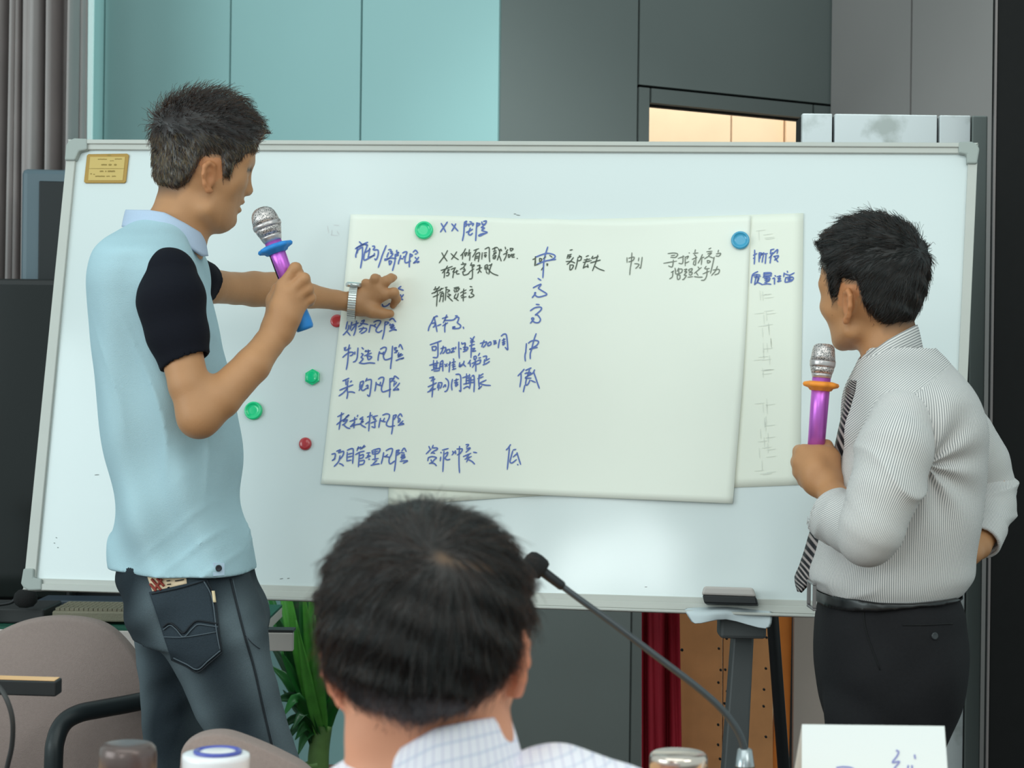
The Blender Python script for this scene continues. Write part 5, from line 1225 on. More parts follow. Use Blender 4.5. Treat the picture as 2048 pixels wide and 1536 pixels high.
# printed card label above the pocket and the small pale tab at its edge
def lab(u, v): return np.array([296, 1154.]) + np.array([76., -2]) * u + np.array([10. - 8 * u, 30. - 14 * u]) * v
lb = patch(jeans, lab, 8, 5, .0016, 'pocket_label', mat('cream_label', (214, 204, 170), .7), jn, *dj, th=.001)
fl_ = SDF(lambda p: jeans(p) - .0032); M_rb = mat('rust_red_print', (128, 52, 40), .7)
for pts in ([(303, 1158), (322, 1180)], [(324, 1158), (308, 1180)], [(314, 1157), (328, 1172)], [(300, 1168), (312, 1182)]):
    seam(fl_, pts, .0022, 'red_print', M_rb, lb, *dj, off=0)
for pts in ([(333, 1162), (340, 1161)], [(334, 1169), (342, 1168)], [(335, 1175), (339, 1174)], [(350, 1162), (368, 1159)]):
    seam(fl_, pts, .0009, 'small_print', M_std, lb, *dj, off=0)
patch(fpk, lambda u, v: np.array([423, 1182.]) + np.array([6., 0]) * u + np.array([3., 23.]) * v, 3, 5, .001, 'pocket_tab', mat('pale_yellow_tab', (206, 200, 160), .7), bpk, *dj, th=.001)
def shoe(ax, ay, ang, m, par, zt=.11):
    c, s = math.cos(ang), math.sin(ang); R = lambda x, y, z: np.array([ax + c * x - s * y, ay + s * x + c * y, z])
    f = SDF(CH([R(-.05, 0, .045), R(.05, 0, .045), R(.17, 0, .034)], [.043, .043, .034])).u(RC(R(-.03, 0, .05), R(-.03, 0, zt), .042, .044), .03)
    f.keep(lambda p: .004 - p[:, 2], .004)
    return solid('shoe', f, (ax - .26, ay - .26, -.01), (ax + .26, ay + .26, zt + .06), .005, m, par)
M_shoe = mat('dark_leather', (40, 38, 36), .4)
a_ = L(606, 2130, -.09); shoe(a_[0], a_[1], .15, M_shoe, man1); a_ = L(295, 2130, .1); shoe(a_[0], a_[1], .3, M_shoe, man1)
# steel wristwatch on the pointing arm
M_ws = mat('watch_steel', (186, 204, 200), .25, metal=.75); M_wf = mat('watch_glass', (150, 214, 214), .1, coat=1)
ww = put('wristwatch', bpy.data.meshes.new('wristwatch'), None, man1, False)
wc_ = L(705, 607, .393); wax = L(722, 606, .40) - L(676, 600, .385); wax = wax / np.linalg.norm(wax) + np.array([.10, -.30, .02]); wax /= np.linalg.norm(wax)
wu = np.cross(wax, [0, 1, 0]); wu /= np.linalg.norm(wu); wv = np.cross(wax, wu)
rw, rh = .0335, .0245
wring = lambda a, k=1.0: wc_ + (wu * math.cos(a) * rw + wv * math.sin(a) * rh) * k
N_ = 44
for i in range(N_):
    a0, a1 = 2 * math.pi * (i + .06) / N_, 2 * math.pi * (i + .94) / N_
    h_ = .0078
    c8 = [wring(a0, .95) - wax * h_, wring(a1, .95) - wax * h_, wring(a1, 1.06) - wax * h_, wring(a0, 1.06) - wax * h_, wring(a0, .95) + wax * h_, wring(a1, .95) + wax * h_, wring(a1, 1.06) + wax * h_, wring(a0, 1.06) + wax * h_]
    if i == 0: gw = G()
    gw.hexa(c8)
gw.build('bracelet', M_ws, ww, bevel=.0006)
cs = max((wring(a) for a in np.linspace(0, 6.28, 60)), key=lambda p: p[2] - p[0] * .5 + 0 * p[1]); on = (cs - wc_) / np.linalg.norm(cs - wc_)
G().lathe(cs - on * .002, on, [(0, .015), (.002, .017), (.006, .017), (.008, .0155), (.0081, .0001)], 28).build('case', M_ws, ww, True)
G().lathe(cs + on * .0062, on, [(0, .0145), (.001, .014), (.0015, .0001)], 28).build('glass', M_wf, ww, True)
# ------------------------------------------------------------------ the man in the striped shirt
D2 = 3.02; s2 = D2 / F
def Rr(px, py, dd=0.0): return U(px, py, D2 + dd)
man2 = thing('person', 'man in grey striped shirt and dark tie, hand on hip, holding a microphone', 'person', [Rr(1780, 1200)[0], D2, 0])
rows2 = [(1215, 1646, 1908, .138), (1190, 1640, 1908, .142), (1168, 1622, 1924, .150), (1145, 1621, 1938, .154), (1110, 1634, 1942, .155), (1060, 1645, 1950, .155), (1000, 1660, 1960, .156), (950, 1676, 1964, .160), (900, 1681, 1966, .166), (860, 1684, 1962, .172), (830, 1688, 1955, .176), (800, 1692, 1946, .174), (775, 1698, 1933, .160), (752, 1706, 1916, .132), (732, 1713, 1900, .098), (714, 1721, 1886, .078), (698, 1730, 1870, .066), (676, 1741, 1851, .056)]
torso2 = loft_rows(rows2, Rr, s2)
H2 = Head((1693, 614), (-.012, .078, 0), D2 + .02, math.pi - math.radians(45), math.radians(8), math.radians(-3), (.90, .93, 1.03), .70); H2.rec = .24; H2.fx = .95
body2 = SDF(loft_rows(rows2[:-4], Rr, s2, .014))
body2.u(limb(Rr, s2, [(1788, 730, .0, 62), (1776, 680, .01, 58), (1768, 640, .02, 58)]), .03)
body2.u(H2.full, .018)
upL = [(1800, 850, -.150, 50), (1775, 950, -.19, 46), (1742, 1058, -.205, 40)]
foL = [(1740, 1060, -.205, 40), (1706, 1040, -.15, 36), (1672, 1000, -.08, 29), (1656, 972, -.045, 27)]
body2.u(limb(Rr, s2, upL), .03); body2.u(limb(Rr, s2, foL), .02)
def hand3(B):
    w = (1655, 970, -.042, 27)
    for m in ((1607, 906, -.012, 17), (1602, 926, -.018, 17.5), (1604, 945, -.016, 17), (1612, 962, -.010, 15)):
        B.u(limb(Rr, s2, [w, (.5 * (w[0] + m[0]), .5 * (w[1] + m[1]), -.034, 25), m]), .009)
    B.u(EL(Rr(1636, 928, -.016), (.031, .024, .032)), .012)
    B.u(limb(Rr, s2, [(1662, 955, -.03, 22), (1661, 915, -.012, 18), (1652, 893, .008, 13.5), (1634, 890, .026, 11.5)]), .012)
    for pts in ([(1607, 906, -.012, 15), (1599, 903, .018, 13), (1614, 902, .036, 11), (1636, 905, .034, 10)],
                [(1602, 926, -.018, 15.5), (1595, 924, .016, 13), (1610, 924, .036, 11.5), (1634, 926, .034, 10)],
                [(1604, 945, -.016, 15), (1598, 944, .014, 12.5), (1612, 945, .034, 11), (1634, 946, .032, 10)],
                [(1612, 962, -.010, 13), (1607, 962, .012, 11), (1618, 963, .030, 10), (1636, 963, .028, 9)]):
        B.u(limb(Rr, s2, pts), .006)
hand3(body2)
upR = [(1900, 820, .150, 50), (1950, 890, .19, 45), (1994, 976, .19, 40)]
foR = [(1995, 980, .19, 40), (1980, 1040, .13, 34), (1955, 1092, .07, 27), (1940, 1104, .05, 25), (1925, 1112, .03, 21)]
body2.u(limb(Rr, s2, upR), .03); body2.u(limb(Rr, s2, foR), .02)
for k, (x, y, z_) in enumerate(((1902, 1118, .005), (1898, 1128, .01), (1900, 1138, .018), (1906, 1146, .026))):
    body2.u(limb(Rr, s2, [(1925, 1112 + k * 3, .03, 14), (x, y, z_ - .012, 10.5), (x - 16, y + 6, z_ - .018, 9)]), .005)
body2.u(limb(Rr, s2, [(1930, 1108, .04, 14), (1936, 1128, .05, 11), (1930, 1146, .055, 9)]), .006)
lN2 = [(1735, 1440, -.065, 84), (1732, 1540, -.07, 74), (1736, 1660, -.07, 62), (1742, 1880, -.07, 55), (1744, 2110, -.07, 40), (1744, 2165, -.07, 38)]
lF2 = [(1812, 1440, .065, 82), (1812, 1540, .07, 72), (1812, 1660, .07, 62), (1814, 1880, .08, 55), (1816, 2110, .08, 40), (1816, 2165, .08, 38)]
body2.u(limb(Rr, s2, thin(lN2)), .02); body2.u(limb(Rr, s2, thin(lF2)), .02)
SK2 = S_(168, 130, 88)
lo2, hi2 = Rr(1560, 0), Rr(2050, 395)
solid('body', body2, (lo2[0], D2 - .30, .03), (hi2[0], D2 + .28, hi2[2]), .0032, M_skin, man2, skin_colour(H2, SK2, scalp=S_(40, 36, 32)))
def th2(q):
    return .007 + .012 * np.clip((q[:, 2] - .03) / .06, 0, 1) + .0025 * wob(q, 130, 2)
cap2 = hair_cap(H2, th2, .045)
M_h2 = hair_mat('black_hair', (30, 30, 29), .5)
hair2 = solid('hair', cap2, H2.O - .18, H2.O + .20, .003, M_h2, man2)
wh2 = np.array([-.085, -.005, .085])
def comb2(q):
    d = q - wh2; d /= np.linalg.norm(d, axis=1)[:, None]; t = np.clip((q[:, 2] - .05) / .05, 0, 1)[:, None]
    return d + np.array([.0, 0, -.5]) * (1 - t)
strands('hair_strands', H2, cap2, 6000, comb2, lambda q: .018 + .010 * np.clip((q[:, 2] - .03) / .06, 0, 1), lambda q: .08 + .10 * np.clip((q[:, 2] - .05) / .05, 0, 1), hair_fibre('black_hair_strands', 1.0, .3, .2), hair2, np.random.default_rng(8), 6, .00042)

# striped shirt: fine woven stripes follow each panel of the cloth
def stripe_mat(name, base, dark, period, duty=.36):
    m = bpy.data.materials.new(name); m.use_nodes = True; nt = m.node_tree; b = nt.nodes['Principled BSDF']
    b.inputs['Roughness'].default_value = .85; b.inputs['Specular IOR Level'].default_value = .2
    a = nt.nodes.new('ShaderNodeAttribute'); a.attribute_name = 'weave'
    sx = nt.nodes.new('ShaderNodeSeparateXYZ'); nt.links.new(a.outputs['Vector'], sx.inputs[0])
    mu = nt.nodes.new('ShaderNodeMath'); mu.operation = 'MULTIPLY'; mu.inputs[1].default_value = 2 * math.pi / period; nt.links.new(sx.outputs[0], mu.inputs[0])
    si = nt.nodes.new('ShaderNodeMath'); si.operation = 'SINE'; nt.links.new(mu.outputs[0], si.inputs[0])
    mr = nt.nodes.new('ShaderNodeMapRange'); mr.inputs[1].default_value = -.1; mr.inputs[2].default_value = .75; nt.links.new(si.outputs[0], mr.inputs[0])
    mx = nt.nodes.new('ShaderNodeMix'); mx.data_type = 'RGBA'; mx.inputs[6].default_value = (*alb(*base), 1); mx.inputs[7].default_value = (*alb(*dark), 1)
    nt.links.new(mr.outputs[0], mx.inputs[0]); nt.links.new(mx.outputs[2], b.inputs['Base Color'])
    return m
M_str = stripe_mat('grey_striped_cotton', (206, 217, 213), (126, 137, 137), .0031)
cyc = Rr(1800, 900)
def weave_torso(p):
    a = np.arctan2(p[:, 0] - cyc[0], -(p[:, 1] - cyc[1])) * .145
    x = (p[:, 0] * cR + (p[:, 2] - CAMZ) * sR) / p[:, 1] * F + 1024; y = 768 - (-p[:, 0] * sR + (p[:, 2] - CAMZ) * cR) / p[:, 1] * F
    e = ((x - 1800) * 84 + (y - 812) * 104) / 133.7                 # the yoke lies above this seam, its stripes run along it
    yk_ = (e < 0) & (p[:, 1] < D2 + .06); a = np.where(yk_, e * s2 * 1.0, a)
    return np.stack([a, p[:, 2], 0 * a], 1)
def weave_arm(A, B):
    A, B = A3(A), A3(B); w = (B - A) / np.linalg.norm(B - A); u = np.cross(w, [0, 1, 0]); u /= np.linalg.norm(u); v = np.cross(w, u)
    def f(p):
        q = p - A; return np.stack([np.arctan2(q @ A3(u), q @ A3(v)) * .056, q @ A3(w), 0 * q[:, 0]], 1)
    return f
def folds2(p):
    x, z = p[:, 0], p[:, 2]
    a = .0030 * np.sin(x * 38 + z * 22 + 2.5 * np.sin(z * 9 + 1)) * np.clip((1.12 - z) / .2, 0, 1)
    ax = Rr(1845, 930, -.14); r = np.sqrt((x - ax[0]) ** 2 + (z - ax[2]) ** 2)
    b = .0045 * np.sin(np.arctan2(z - ax[2], x - ax[0]) * 9) * np.exp(-(r / .10) ** 2) * (p[:, 1] < D2)
    ph = x * 50 - z * 62 + 2.4 * wob(p, 9, 2); rdg = (1 - np.abs(np.sin(ph * .5))) ** 3 * np.clip(.2 + wob(p, 10, 4), 0, 1) * np.clip((1.06 - z) / .12, 0, 1)
    return (a + b + .0022 * wob(p, 26, 2) - .008 * rdg).astype(np.float32)
sh2 = SDF(torso2)
sh2.u(limb(Rr, s2, [(1812, 800, -.09, 62), (1802, 850, -.140, 62)]), .04)
sh2.u(limb(Rr, s2, [(1860, 790, .09, 62), (1902, 826, .145, 56)]), .04)
sh2.disp(folds2)
NR = -.145
sh2.keep(lambda p: np.interp(p[:, 0], [Rr(1640, 0)[0], Rr(1700, 0)[0], Rr(1790, 0)[0], Rr(1850, 0)[0], Rr(1910, 0)[0]], [Rr(0, v, NR)[2] for v in (1178, 1188, 1196, 1188, 1182)]) - p[:, 2], .003)
sh2.cut(limb(Rr, s2, [(1780, 735, .0, 54), (1768, 670, .01, 54)]), .004)
shirt2 = solid('striped_shirt', sh2, (Rr(1590, 0)[0], D2 - .26, Rr(0, 1225)[2]), (Rr(1990, 0)[0], D2 + .26, Rr(0, 670)[2]), .0036, M_str, man2, None, weave_torso)
def sleeve2(name, pts, cutp, cutn, hollow, axis, fold, h=.0032):
    f = SDF(limb(Rr, s2, pts)); f.disp(fold); f.keep(HALF(cutp, cutn), .003)
    if hollow: f.cut(limb(Rr, s2, hollow), .003)
    P = np.array([Rr(*p[:3]) for p in pts]); r = max(p[3] for p in pts) * s2 + .025
    return solid(name, f, P.min(0) - r, P.max(0) + r, h, M_str, shirt2, None, weave_arm(*axis))
def crease(c, amp=.006, freq=95, sp=.12, seed=1, ang=(.5, .86)):
    c = A3(c)
    def f(p):
        r2 = ((p - c) ** 2).sum(1)
        ph = (p[:, 0] * ang[0] + p[:, 2] * ang[1]) * freq + 2.2 * wob(p, 14, seed)
        rdg = (1 - np.abs(np.sin(ph * .5))) ** 2 * np.clip(.4 + wob(p, 18, seed + 1), 0, 1)
        return (-amp * 1.9 * rdg * np.exp(-r2 / sp ** 2) + .0012 * wob(p, 30, seed)).astype(np.float32)
    return f
upS = [(1806, 838, -.152, 60), (1790, 900, -.178, 72), (1766, 985, -.20, 66), (1742, 1058, -.21, 60), (1734, 1074, -.205, 56)]
n3 = Rr(1690, 1030, -.11) - Rr(1738, 1066, -.2)
sleeve2('sleeve', upS, Rr(1600, 1060, -.2), (-1, 0, -.2), None, (Rr(1806, 838, -.15), Rr(1742, 1058, -.21)), crease(Rr(1790, 980, -.2), .0052, 85, .17, 1, (.45, .9)))
foS = [(1736, 1066, -.207, 58), (1706, 1050, -.155, 56), (1674, 1034, -.10, 52), (1656, 1026, -.07, 50)]
sleeve2('sleeve', foS, Rr(1668, 1031, -.09), n3, [(1680, 1036, -.11, 45), (1640, 1014, -.05, 45)], (Rr(1736, 1066, -.2), Rr(1656, 1026, -.07)), crease(Rr(1715, 1060, -.2), .007, 85, .12, 2, (.9, -.5)))
# turned back cuff, open at the wrist
cf = SDF(limb(Rr, s2, [(1682, 1040, -.115, 55), (1658, 1026, -.07, 55)])); cf.keep(HALF(Rr(1664, 1029, -.08), n3), .002); cf.keep(HALF(Rr(1686, 1041, -.12), -n3), .002); cf.cut(limb(Rr, s2, [(1700, 1048, -.14, 51), (1640, 1014, -.05, 51)]), .002)
P = Rr(1670, 1032, -.09); solid('cuff', cf, P - .09, P + .09, .0026, M_str, shirt2, None, weave_arm(Rr(1736, 1066, -.2), Rr(1656, 1026, -.07)))
upS2 = [(1890, 812, .150, 56), (1926, 868, .178, 62), (1962, 930, .192, 60), (1986, 978, .195, 50)]
sleeve2('sleeve', upS2, Rr(2050, 1000, .2), (1, 0, 0), None, (Rr(1890, 812, .15), Rr(1986, 978, .19)), crease(Rr(1975, 930, .19), .008, 120, .10, 3, (.1, 1)))
foS2 = [(1984, 976, .195, 49), (1984, 1010, .165, 48), (1974, 1046, .125, 42), (1960, 1080, .09, 40), (1950, 1100, .07, 38)]
n4 = Rr(1952, 1098, .07) - Rr(1984, 1010, .16)
sleeve2('sleeve', foS2, Rr(1962, 1078, .085), n4, [(1968, 1070, .09, 33), (1940, 1115, .05, 32)], (Rr(1984, 976, .19), Rr(1950, 1100, .07)), crease(Rr(1985, 1010, .17), .008, 120, .08, 4, (-.3, 1)))
cf = SDF(limb(Rr, s2, [(1978, 1046, .12, 43), (1956, 1094, .07, 42)])); cf.keep(HALF(Rr(1958, 1086, .08), n4), .002); cf.keep(HALF(Rr(1972, 1052, .115), -n4), .002); cf.cut(limb(Rr, s2, [(1980, 1040, .13, 38), (1945, 1110, .055, 37)]), .002)
P = Rr(1966, 1068, .1); solid('cuff', cf, P - .09, P + .09, .0026, M_str, shirt2, None, weave_arm(Rr(1984, 976, .19), Rr(1950, 1100, .07)))
# collar
ctop2 = lambda x, sn: np.interp(x, [1722, 1750, 1775, 1800, 1832, 1845], [722, 698, 680, 666, 650, 646])
clow2 = lambda x, sn: np.interp(x, [1722, 1740, 1765, 1800, 1832, 1845], [786, 770, 746, 724, 706, 700])
co2 = collar('collar', 1778, 57, .056, .0, ctop2, clow2, Rr, M_str, shirt2, -math.pi, math.pi, 13, .004, 90, nrow=9)
def weave_mesh(o, fn):
    me = o.data; v = np.zeros(len(me.vertices) * 3, np.float32); me.vertices.foreach_get('co', v); at = me.attributes.new('weave', 'FLOAT_VECTOR', 'POINT'); at.data.foreach_set('vector', np.asarray(fn(v.reshape(-1, 3)), np.float32).ravel())
weave_mesh(co2, lambda p: np.stack([np.tile(np.arange(9).repeat(90)[:len(p)] * .0042, 1), p[:, 0], p[:, 2]], 1))
# tie
def tie_mat():
    m = stripe_mat('dark_striped_silk', (26, 28, 32), (150, 150, 146), .0085); m.node_tree.nodes['Principled BSDF'].inputs['Roughness'].default_value = .45; return m
M_tie = tie_mat()
tc_ = [(1708, 762, -.035, 7), (1704, 778, -.045, 11), (1701, 790, -.045, 9), (1697, 820, -.04, 10), (1690, 860, -.03, 12), (1676, 930, -.005, 14), (1655, 1010, .02, 17), (1638, 1078, .03, 21), (1622, 1130, .03, 21), (1606, 1160, .028, 17), (1599, 1184, .026, 3)]
cc = cat([t[:2] for t in tc_], 5); dd_ = np.interp(np.linspace(0, 1, len(cc)), np.linspace(0, 1, len(tc_)), [t[2] for t in tc_]); wd_ = np.interp(np.linspace(0, 1, len(cc)), np.linspace(0, 1, len(tc_)), [t[3] for t in tc_])
tg = np.gradient(cc, axis=0); tg /= np.linalg.norm(tg, axis=1)[:, None]; nn = np.stack([-tg[:, 1], tg[:, 0]], 1)
P = np.array([[Rr(cc[i, 0] + nn[i, 0] * wd_[i] * k, cc[i, 1] + nn[i, 1] * wd_[i] * k, dd_[i] + .012 * k * k + .012 * k) for k in np.linspace(-1, 1, 7)] for i in range(len(cc))])
tie = G().grid(P).build('tie', M_tie, man2, True, solid=.003)
weave_mesh(tie, lambda p: np.stack([np.array([(i * .0062 + k * .008) for i in range(len(cc)) for k in np.linspace(-1, 1, 7)]), p[:, 0], p[:, 2]], 1))
pk = hit(sh2, np.array([1682, 1690, 1683, 1692]), np.array([906, 908, 960, 962]), D2 - .35, D2 + .2)
# trousers and belt
M_tr = mat('black_wool', (27, 29, 31), .85, spec=.2, var=.08, vscale=200, bump=.2, bscale=400)
trow = [(1172, 1648, 1904, .138), (1195, 1645, 1912, .142), (1220, 1640, 1922, .148), (1250, 1635, 1925, .152), (1300, 1632, 1930, .156), (1345, 1633, 1926, .156), (1400, 1643, 1912, .150), (1450, 1656, 1894, .140), (1480, 1664, 1884, .128)]
trs = SDF(loft_rows(trow, Rr, s2, ex=2.5))
trs.u(limb(Rr, s2, lN2), .02); trs.u(limb(Rr, s2, lF2), .02)
trs.disp(lambda p: (.0022 * np.sin(p[:, 0] * 50 + p[:, 2] * 26) * np.clip(wob(p, 10, 2), 0, 1) + .0014 * wob(p, 30, 3)).astype(np.float32)); trs.keep(lambda p: .075 - p[:, 2], .003)
tro = solid('trousers', trs, (Rr(1600, 0)[0], D2 - .24, .06), (Rr(1960, 0)[0], D2 + .24, Rr(0, 1165)[2]), .0045, M_tr, man2)
dt = (D2 - .3, D2 + .1)
seam(trs, [(1805, 1250), (1850, 1250), (1905, 1247)], .0012, 'pocket_welt', mat('black_seam', (14, 15, 16), .8), tro, *dt)
seam(trs, [(1727, 1200), (1732, 1260), (1760, 1340)], .001, 'side_seam', MATS['black_seam'], tro, *dt)
b0 = hit(trs, [1869], [1272], *dt)[0]
G().lathe(b0, grad(trs, b0[None], .004)[0], [(-.001, .0056), (.0012, .006), (.0024, .0052), (.002, .0038), (.002, .0001)], 20).build('button', mat('dark_horn_button', (48, 54, 56), .25), tro, True)
M_belt = mat('black_leather_belt', (20, 22, 23), .3, spec=.5)
rb_ = SDF(loft_rows([(1160, 1634, 1912, .148), (1184, 1634, 1914, .150), (1205, 1634, 1920, .152), (1222, 1634, 1924, .153)], Rr, s2, ex=2.5))
bl = lambda x, a: np.interp(x, [Rr(1630, 0)[0], Rr(1680, 0)[0], Rr(1740, 0)[0], Rr(1800, 0)[0], Rr(1905, 0)[0]], [Rr(0, v, NR)[2] for v in a])
rb_.keep(lambda p: p[:, 2] - bl(p[:, 0], (1172, 1178, 1184, 1184, 1176)), .002); rb_.keep(lambda p: bl(p[:, 0], (1206, 1207, 1202, 1194, 1186)) - p[:, 2], .002)
belt = solid('belt', rb_, (Rr(1620, 0)[0], D2 - .2, Rr(0, 1225)[2]), (Rr(1940, 0)[0], D2 + .2, Rr(0, 1155)[2]), .0032, M_belt, man2)
q = Rr(1632, 1190, -.06)
g = G(); 
for (y0, y1, z0, z1) in ((-.03, .03, .018, .022), (-.03, .03, -.022, -.018), (-.03, -.026, -.018, .018), (.026, .03, -.018, .018)):
    g.box(q[0] - .010, q[0] - .004, q[1] + y0, q[1] + y1, q[2] + z0, q[2] + z1)
g.build('buckle', mat('dull_steel_buckle', (120, 126, 126), .3, metal=.7), belt, bevel=.001)
a_ = Rr(1744, 2150, -.07); shoe(a_[0], a_[1], math.pi - .3, M_shoe, man2); a_ = Rr(1816, 2150, .08); shoe(a_[0], a_[1], math.pi - .6, M_shoe, man2)

# ------------------------------------------------------------------ the seated man in front, seen from behind
D3 = 1.62; s3 = D3 / F
def Q(px, py, dd=0.0): return U(px, py, D3 + dd)
man3 = thing('person', 'dark haired man seated in the foreground seen from behind, pale checked shirt', 'person', [Q(880, 1200)[0], D3, 0])
H3 = Head((856, 1340), (-.012, 0, 0), D3, math.pi / 2 - math.radians(6), math.radians(-4), math.radians(-4.5), (1.03, 1.04, 1.03)); H3.nape = .020; H3.earout = 1.06
sh = [(1110, 1612, .0, 128), (1230, 1650, .0, 120), (1345, 1730, .0, 118)]
shl = [(760, 1640, .0, 128), (600, 1710, .0, 124), (440, 1790, .0, 118)]
def torso3(inset):
    f = SDF(LOFT([(Q(900, 1570)[2], Q(900, 0)[0], D3 + .01, .070 - inset, .062 - inset), (Q(0, 1640)[2], Q(898, 0)[0], D3 + .005, .16 - inset, .095 - inset), (Q(0, 1730)[2], Q(895, 0)[0], D3, .19 - inset, .115 - inset), (Q(0, 1900)[2], Q(890, 0)[0], D3, .20 - inset, .125 - inset), (.55, Q(890, 0)[0], D3 + .01, .185 - inset, .125 - inset), (.44, Q(890, 0)[0], D3 + .02, .19 - inset, .13 - inset)], 2.4))
    k = lambda r: [(a, b, c, d - inset / s3) for a, b, c, d in r]
    f.u(limb(Q, s3, k(sh)), .05); f.u(limb(Q, s3, k(shl)), .05)
    return f
body3 = torso3(.010)
body3.u(limb(Q, s3, [(890, 1640, .0, 136), (874, 1530, .005, 120), (818, 1440, .012, 122)]), .04)
body3.u(H3.full, .02)
armR = [(1345, 1740, .0, 100), (1380, 2050, .03, 86)]; armL = [(440, 1800, .0, 100), (410, 2100, .03, 86)]
for a, sx in ((armR, -1), (armL, 1)):
    body3.u(limb(Q, s3, a), .03)
    E_ = Q(*a[-1][:3]); Wp = np.array([E_[0] + sx * .06, D3 + .26, .765]); Hp = Wp + np.array([sx * .03, .07, .005])
    body3.u(CH([E_, Wp], [.038, .027]), .02); body3.u(CH([Wp, Hp], [.027, .030]), .015)
    for kf in range(4):
        b_ = Hp + np.array([(kf - 1.5) * .019, .015, .0]); body3.u(CH([b_, b_ + [0, .034, .006], b_ + [0, .062, -.006]], [.009, .0085, .0075]), .004)
    body3.u(CH([Hp + [sx * .03, -.02, 0], Hp + [sx * .048, .015, -.002], Hp + [sx * .05, .04, -.006]], [.011, .0095, .008]), .006)
    hipx = Q(890, 0)[0] + (-sx) * .10
    body3.u(CH([(hipx, D3 + .02, .50), (hipx - sx * .02, D3 + .44, .52)], [.085, .062]), .03); body3.u(CH([(hipx - sx * .02, D3 + .44, .52), (hipx - sx * .02, D3 + .40, .09)], [.062, .040]), .02)
SK3 = S_(200, 148, 116)
solid('body', body3, (Q(880, 0)[0] - .42, D3 - .22, .04), (Q(880, 0)[0] + .42, D3 + .56, Q(0, 985)[2]), .0034, M_skin, man3, skin_colour(H3, SK3, scalp=S_(120, 96, 72)))
M_h3 = hair_mat('dark_brown_hair', (36, 34, 32), .5, .3)
def th3(q):
    w = np.exp(-((q[:, 0] + .074) / .014) ** 2 - ((q[:, 1] + .028) / .018) ** 2) * (q[:, 2] > .05)
    return .010 + .004 * np.clip((q[:, 2] - .03) / .06, 0, 1) + .0025 * wob(q, 110, 2) - .007 * w
cap3 = hair_cap(H3, th3, .05)
def hc3(p):
    q = H3.loc(p); w3 = np.array([-.083, -.026, .093])
    d = np.sqrt(((q - A3(w3)) ** 2).sum(1)); part = np.exp(-((d / .006) ** 2)) + .7 * np.exp(-((q[:, 1] + .048) / .022) ** 2 - ((q[:, 2] - .087 - .25 * (q[:, 1] + .048)) / .0035) ** 2) * (q[:, 0] < 0)
    w = np.clip(part, 0, 1)[:, None] * .5
    return S_(40, 38, 36) * (1 - w) + S_(128, 106, 80) * w
nt_ = M_h3.node_tree; a_n = nt_.nodes.new('ShaderNodeAttribute'); a_n.attribute_name = 'tint'; nt_.links.new(a_n.outputs['Color'], nt_.nodes['Principled BSDF'].inputs['Base Color'])
hair3 = solid('hair', cap3, H3.O - .19, H3.O + .21, .003, M_h3, man3, hc3)
wh3 = np.array([-.085, -.026, .094])
def comb3(q):
    d = q - wh3; r = np.linalg.norm(d, axis=1)[:, None]; d = d / r
    sw = np.cross(d, np.array([-.6, 0, .8])) * np.exp(-r / .05) * .7
    return d + sw + np.array([0, 0, -.35])
def keep3(q): return (np.sqrt(((q - wh3) ** 2).sum(1)) > .006)
strands('hair_strands', H3, cap3, 9000, comb3, lambda q: .026 + .010 * np.clip((q[:, 2]) / .08, 0, 1), lambda q: .05 + .05 * np.clip((q[:, 2] - .08) / .04, 0, 1), hair_fibre('dark_brown_hair_strands', .95, .22, .35), hair3, np.random.default_rng(2), 7, .00030, keep=keep3, droop=.25)
# checked shirt
def check_mat():
    m = bpy.data.materials.new('pale_checked_cotton'); m.use_nodes = True; nt = m.node_tree; b = nt.nodes['Principled BSDF']; b.inputs['Roughness'].default_value = .85; b.inputs['Specular IOR Level'].default_value = .2
    a = nt.nodes.new('ShaderNodeAttribute'); a.attribute_name = 'weave'; sx = nt.nodes.new('ShaderNodeSeparateXYZ'); nt.links.new(a.outputs['Vector'], sx.inputs[0])
    def line(sock, per, lo):
        mu = nt.nodes.new('ShaderNodeMath'); mu.operation = 'MULTIPLY'; mu.inputs[1].default_value = 2 * math.pi / per; nt.links.new(sock, mu.inputs[0])
        si = nt.nodes.new('ShaderNodeMath'); si.operation = 'COSINE'; nt.links.new(mu.outputs[0], si.inputs[0])
        mr = nt.nodes.new('ShaderNodeMapRange'); mr.inputs[1].default_value = lo; mr.inputs[2].default_value = 1; nt.links.new(si.outputs[0], mr.inputs[0]); return mr.outputs[0]
    base = alb(226, 236, 242)
    prev = None
    for sock, per, colr in ((sx.outputs[0], .0090, alb(150, 178, 206)), (sx.outputs[1], .0090, alb(150, 178, 206)), (sx.outputs[0], .00901, alb(198, 190, 214))):
        mx = nt.nodes.new('ShaderNodeMix'); mx.data_type = 'RGBA'; mx.inputs[7].default_value = (*colr, 1)
        mu = nt.nodes.new('ShaderNodeMath'); mu.operation = 'MULTIPLY'; mu.inputs[1].default_value = .36; nt.links.new(line(sock, per, .72), mu.inputs[0]); nt.links.new(mu.outputs[0], mx.inputs[0])
        if prev is None: mx.inputs[6].default_value = (*base, 1)
        else: nt.links.new(prev, mx.inputs[6])
        prev = mx.outputs[2]
    nt.links.new(prev, b.inputs['Base Color']); return m
M_chk = check_mat()
s3f = torso3(0)
s3f.u(limb(Q, s3, [(1345, 1740, .0, 112), (1385, 2040, .03, 100)]), .03); s3f.u(limb(Q, s3, [(440, 1800, .0, 112), (405, 2090, .03, 100)]), .03)
s3f.disp(lambda p: (.003 * np.sin(p[:, 0] * 40 + p[:, 2] * 60 + 2 * wob(p, 10, 1)) * np.clip(wob(p, 12, 4) + .3, 0, 1) + .0022 * wob(p, 30, 2)).astype(np.float32))
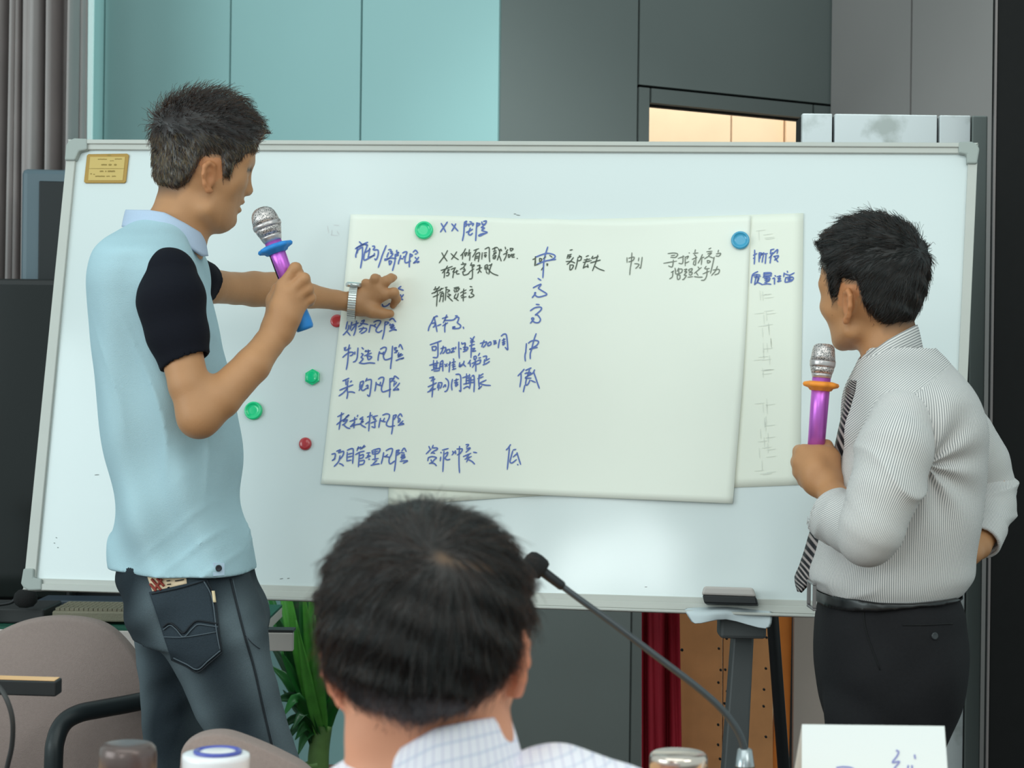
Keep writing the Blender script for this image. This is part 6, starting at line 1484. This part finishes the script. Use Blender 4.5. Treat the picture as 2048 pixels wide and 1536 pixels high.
s3f.keep(lambda p: .50 - p[:, 2], .003); s3f.cut(limb(Q, s3, [(885, 1640, .0, 142), (862, 1400, .008, 130)]), .004)
shirt3 = solid('checked_shirt', s3f, (Q(880, 0)[0] - .42, D3 - .2, .47), (Q(880, 0)[0] + .42, D3 + .22, Q(0, 1440)[2]), .0042, M_chk, man3, None, lambda p: np.stack([p[:, 0] + .25 * p[:, 2], p[:, 2] - .25 * p[:, 0], p[:, 1]], 1))
ct3 = lambda x, sn: np.interp(x, [735, 790, 870, 950, 1020], [1546, 1502, 1456, 1440, 1430]) if sn < 0 else np.interp(x, [735, 1020], [1560, 1450])
cl3 = lambda x, sn: np.interp(x, [735, 790, 870, 950, 1020], [1680, 1660, 1620, 1590, 1540]) if sn < 0 else np.interp(x, [735, 1020], [1660, 1560])
co3 = collar('collar', 881, 137, .062, .004, ct3, cl3, Q, M_chk, shirt3, -math.pi, math.pi, 34, .004, 100, nrow=10)
weave_mesh(co3, lambda p: np.stack([np.tile(np.linspace(0, .46, 100), 10)[:len(p)], np.arange(10).repeat(100) * .0045, p[:, 1]], 1))
M_tr3 = mat('dark_trousers', (40, 44, 50), .85)
tr3 = SDF(LOFT([(.40, Q(890, 0)[0], D3 + .03, .185, .15), (.47, Q(890, 0)[0], D3 + .02, .20, .15), (.55, Q(890, 0)[0], D3 + .01, .19, .13)], 2.6))
for sx in (-1, 1):
    hx = Q(890, 0)[0] - sx * .10
    tr3.u(CH([(hx, D3 + .02, .50), (hx - sx * .02, D3 + .44, .52)], [.095, .072]), .03); tr3.u(CH([(hx - sx * .02, D3 + .44, .52), (hx - sx * .02, D3 + .40, .09)], [.072, .052]), .02)
tr3.keep(lambda p: .07 - p[:, 2], .003)
solid('trousers', tr3, (Q(880, 0)[0] - .36, D3 - .2, .05), (Q(880, 0)[0] + .36, D3 + .58, .66), .006, M_tr3, man3)
for sx in (-1, 1): shoe(Q(890, 0)[0] - sx * .12, D3 + .42, math.pi / 2, M_shoe, man3, .10)
# his chair, below the frame
ch3 = thing('conference_chair', 'taupe chair under the man seated in the foreground', 'chair', (Q(890, 0)[0], D3, 0), 'taupe conference chairs')
xq = Q(890, 0)[0]
G().box(xq - .25, xq + .25, D3 - .20, D3 + .28, .325, .375).build('seat', M_fab, ch3, bevel=.02)
G().box(xq - .22, xq + .22, D3 - .255, D3 - .215, .42, .72).build('backrest', M_fab, ch3, bevel=.018)
for sx in (-1, 1):
    for y in (D3 - .235, D3 + .24): G().tube([(xq + sx * .235, y, .0), (xq + sx * .235, y, .324 if y > D3 else .60)], .012, 10).build('leg', M_tubeb, ch3, True)
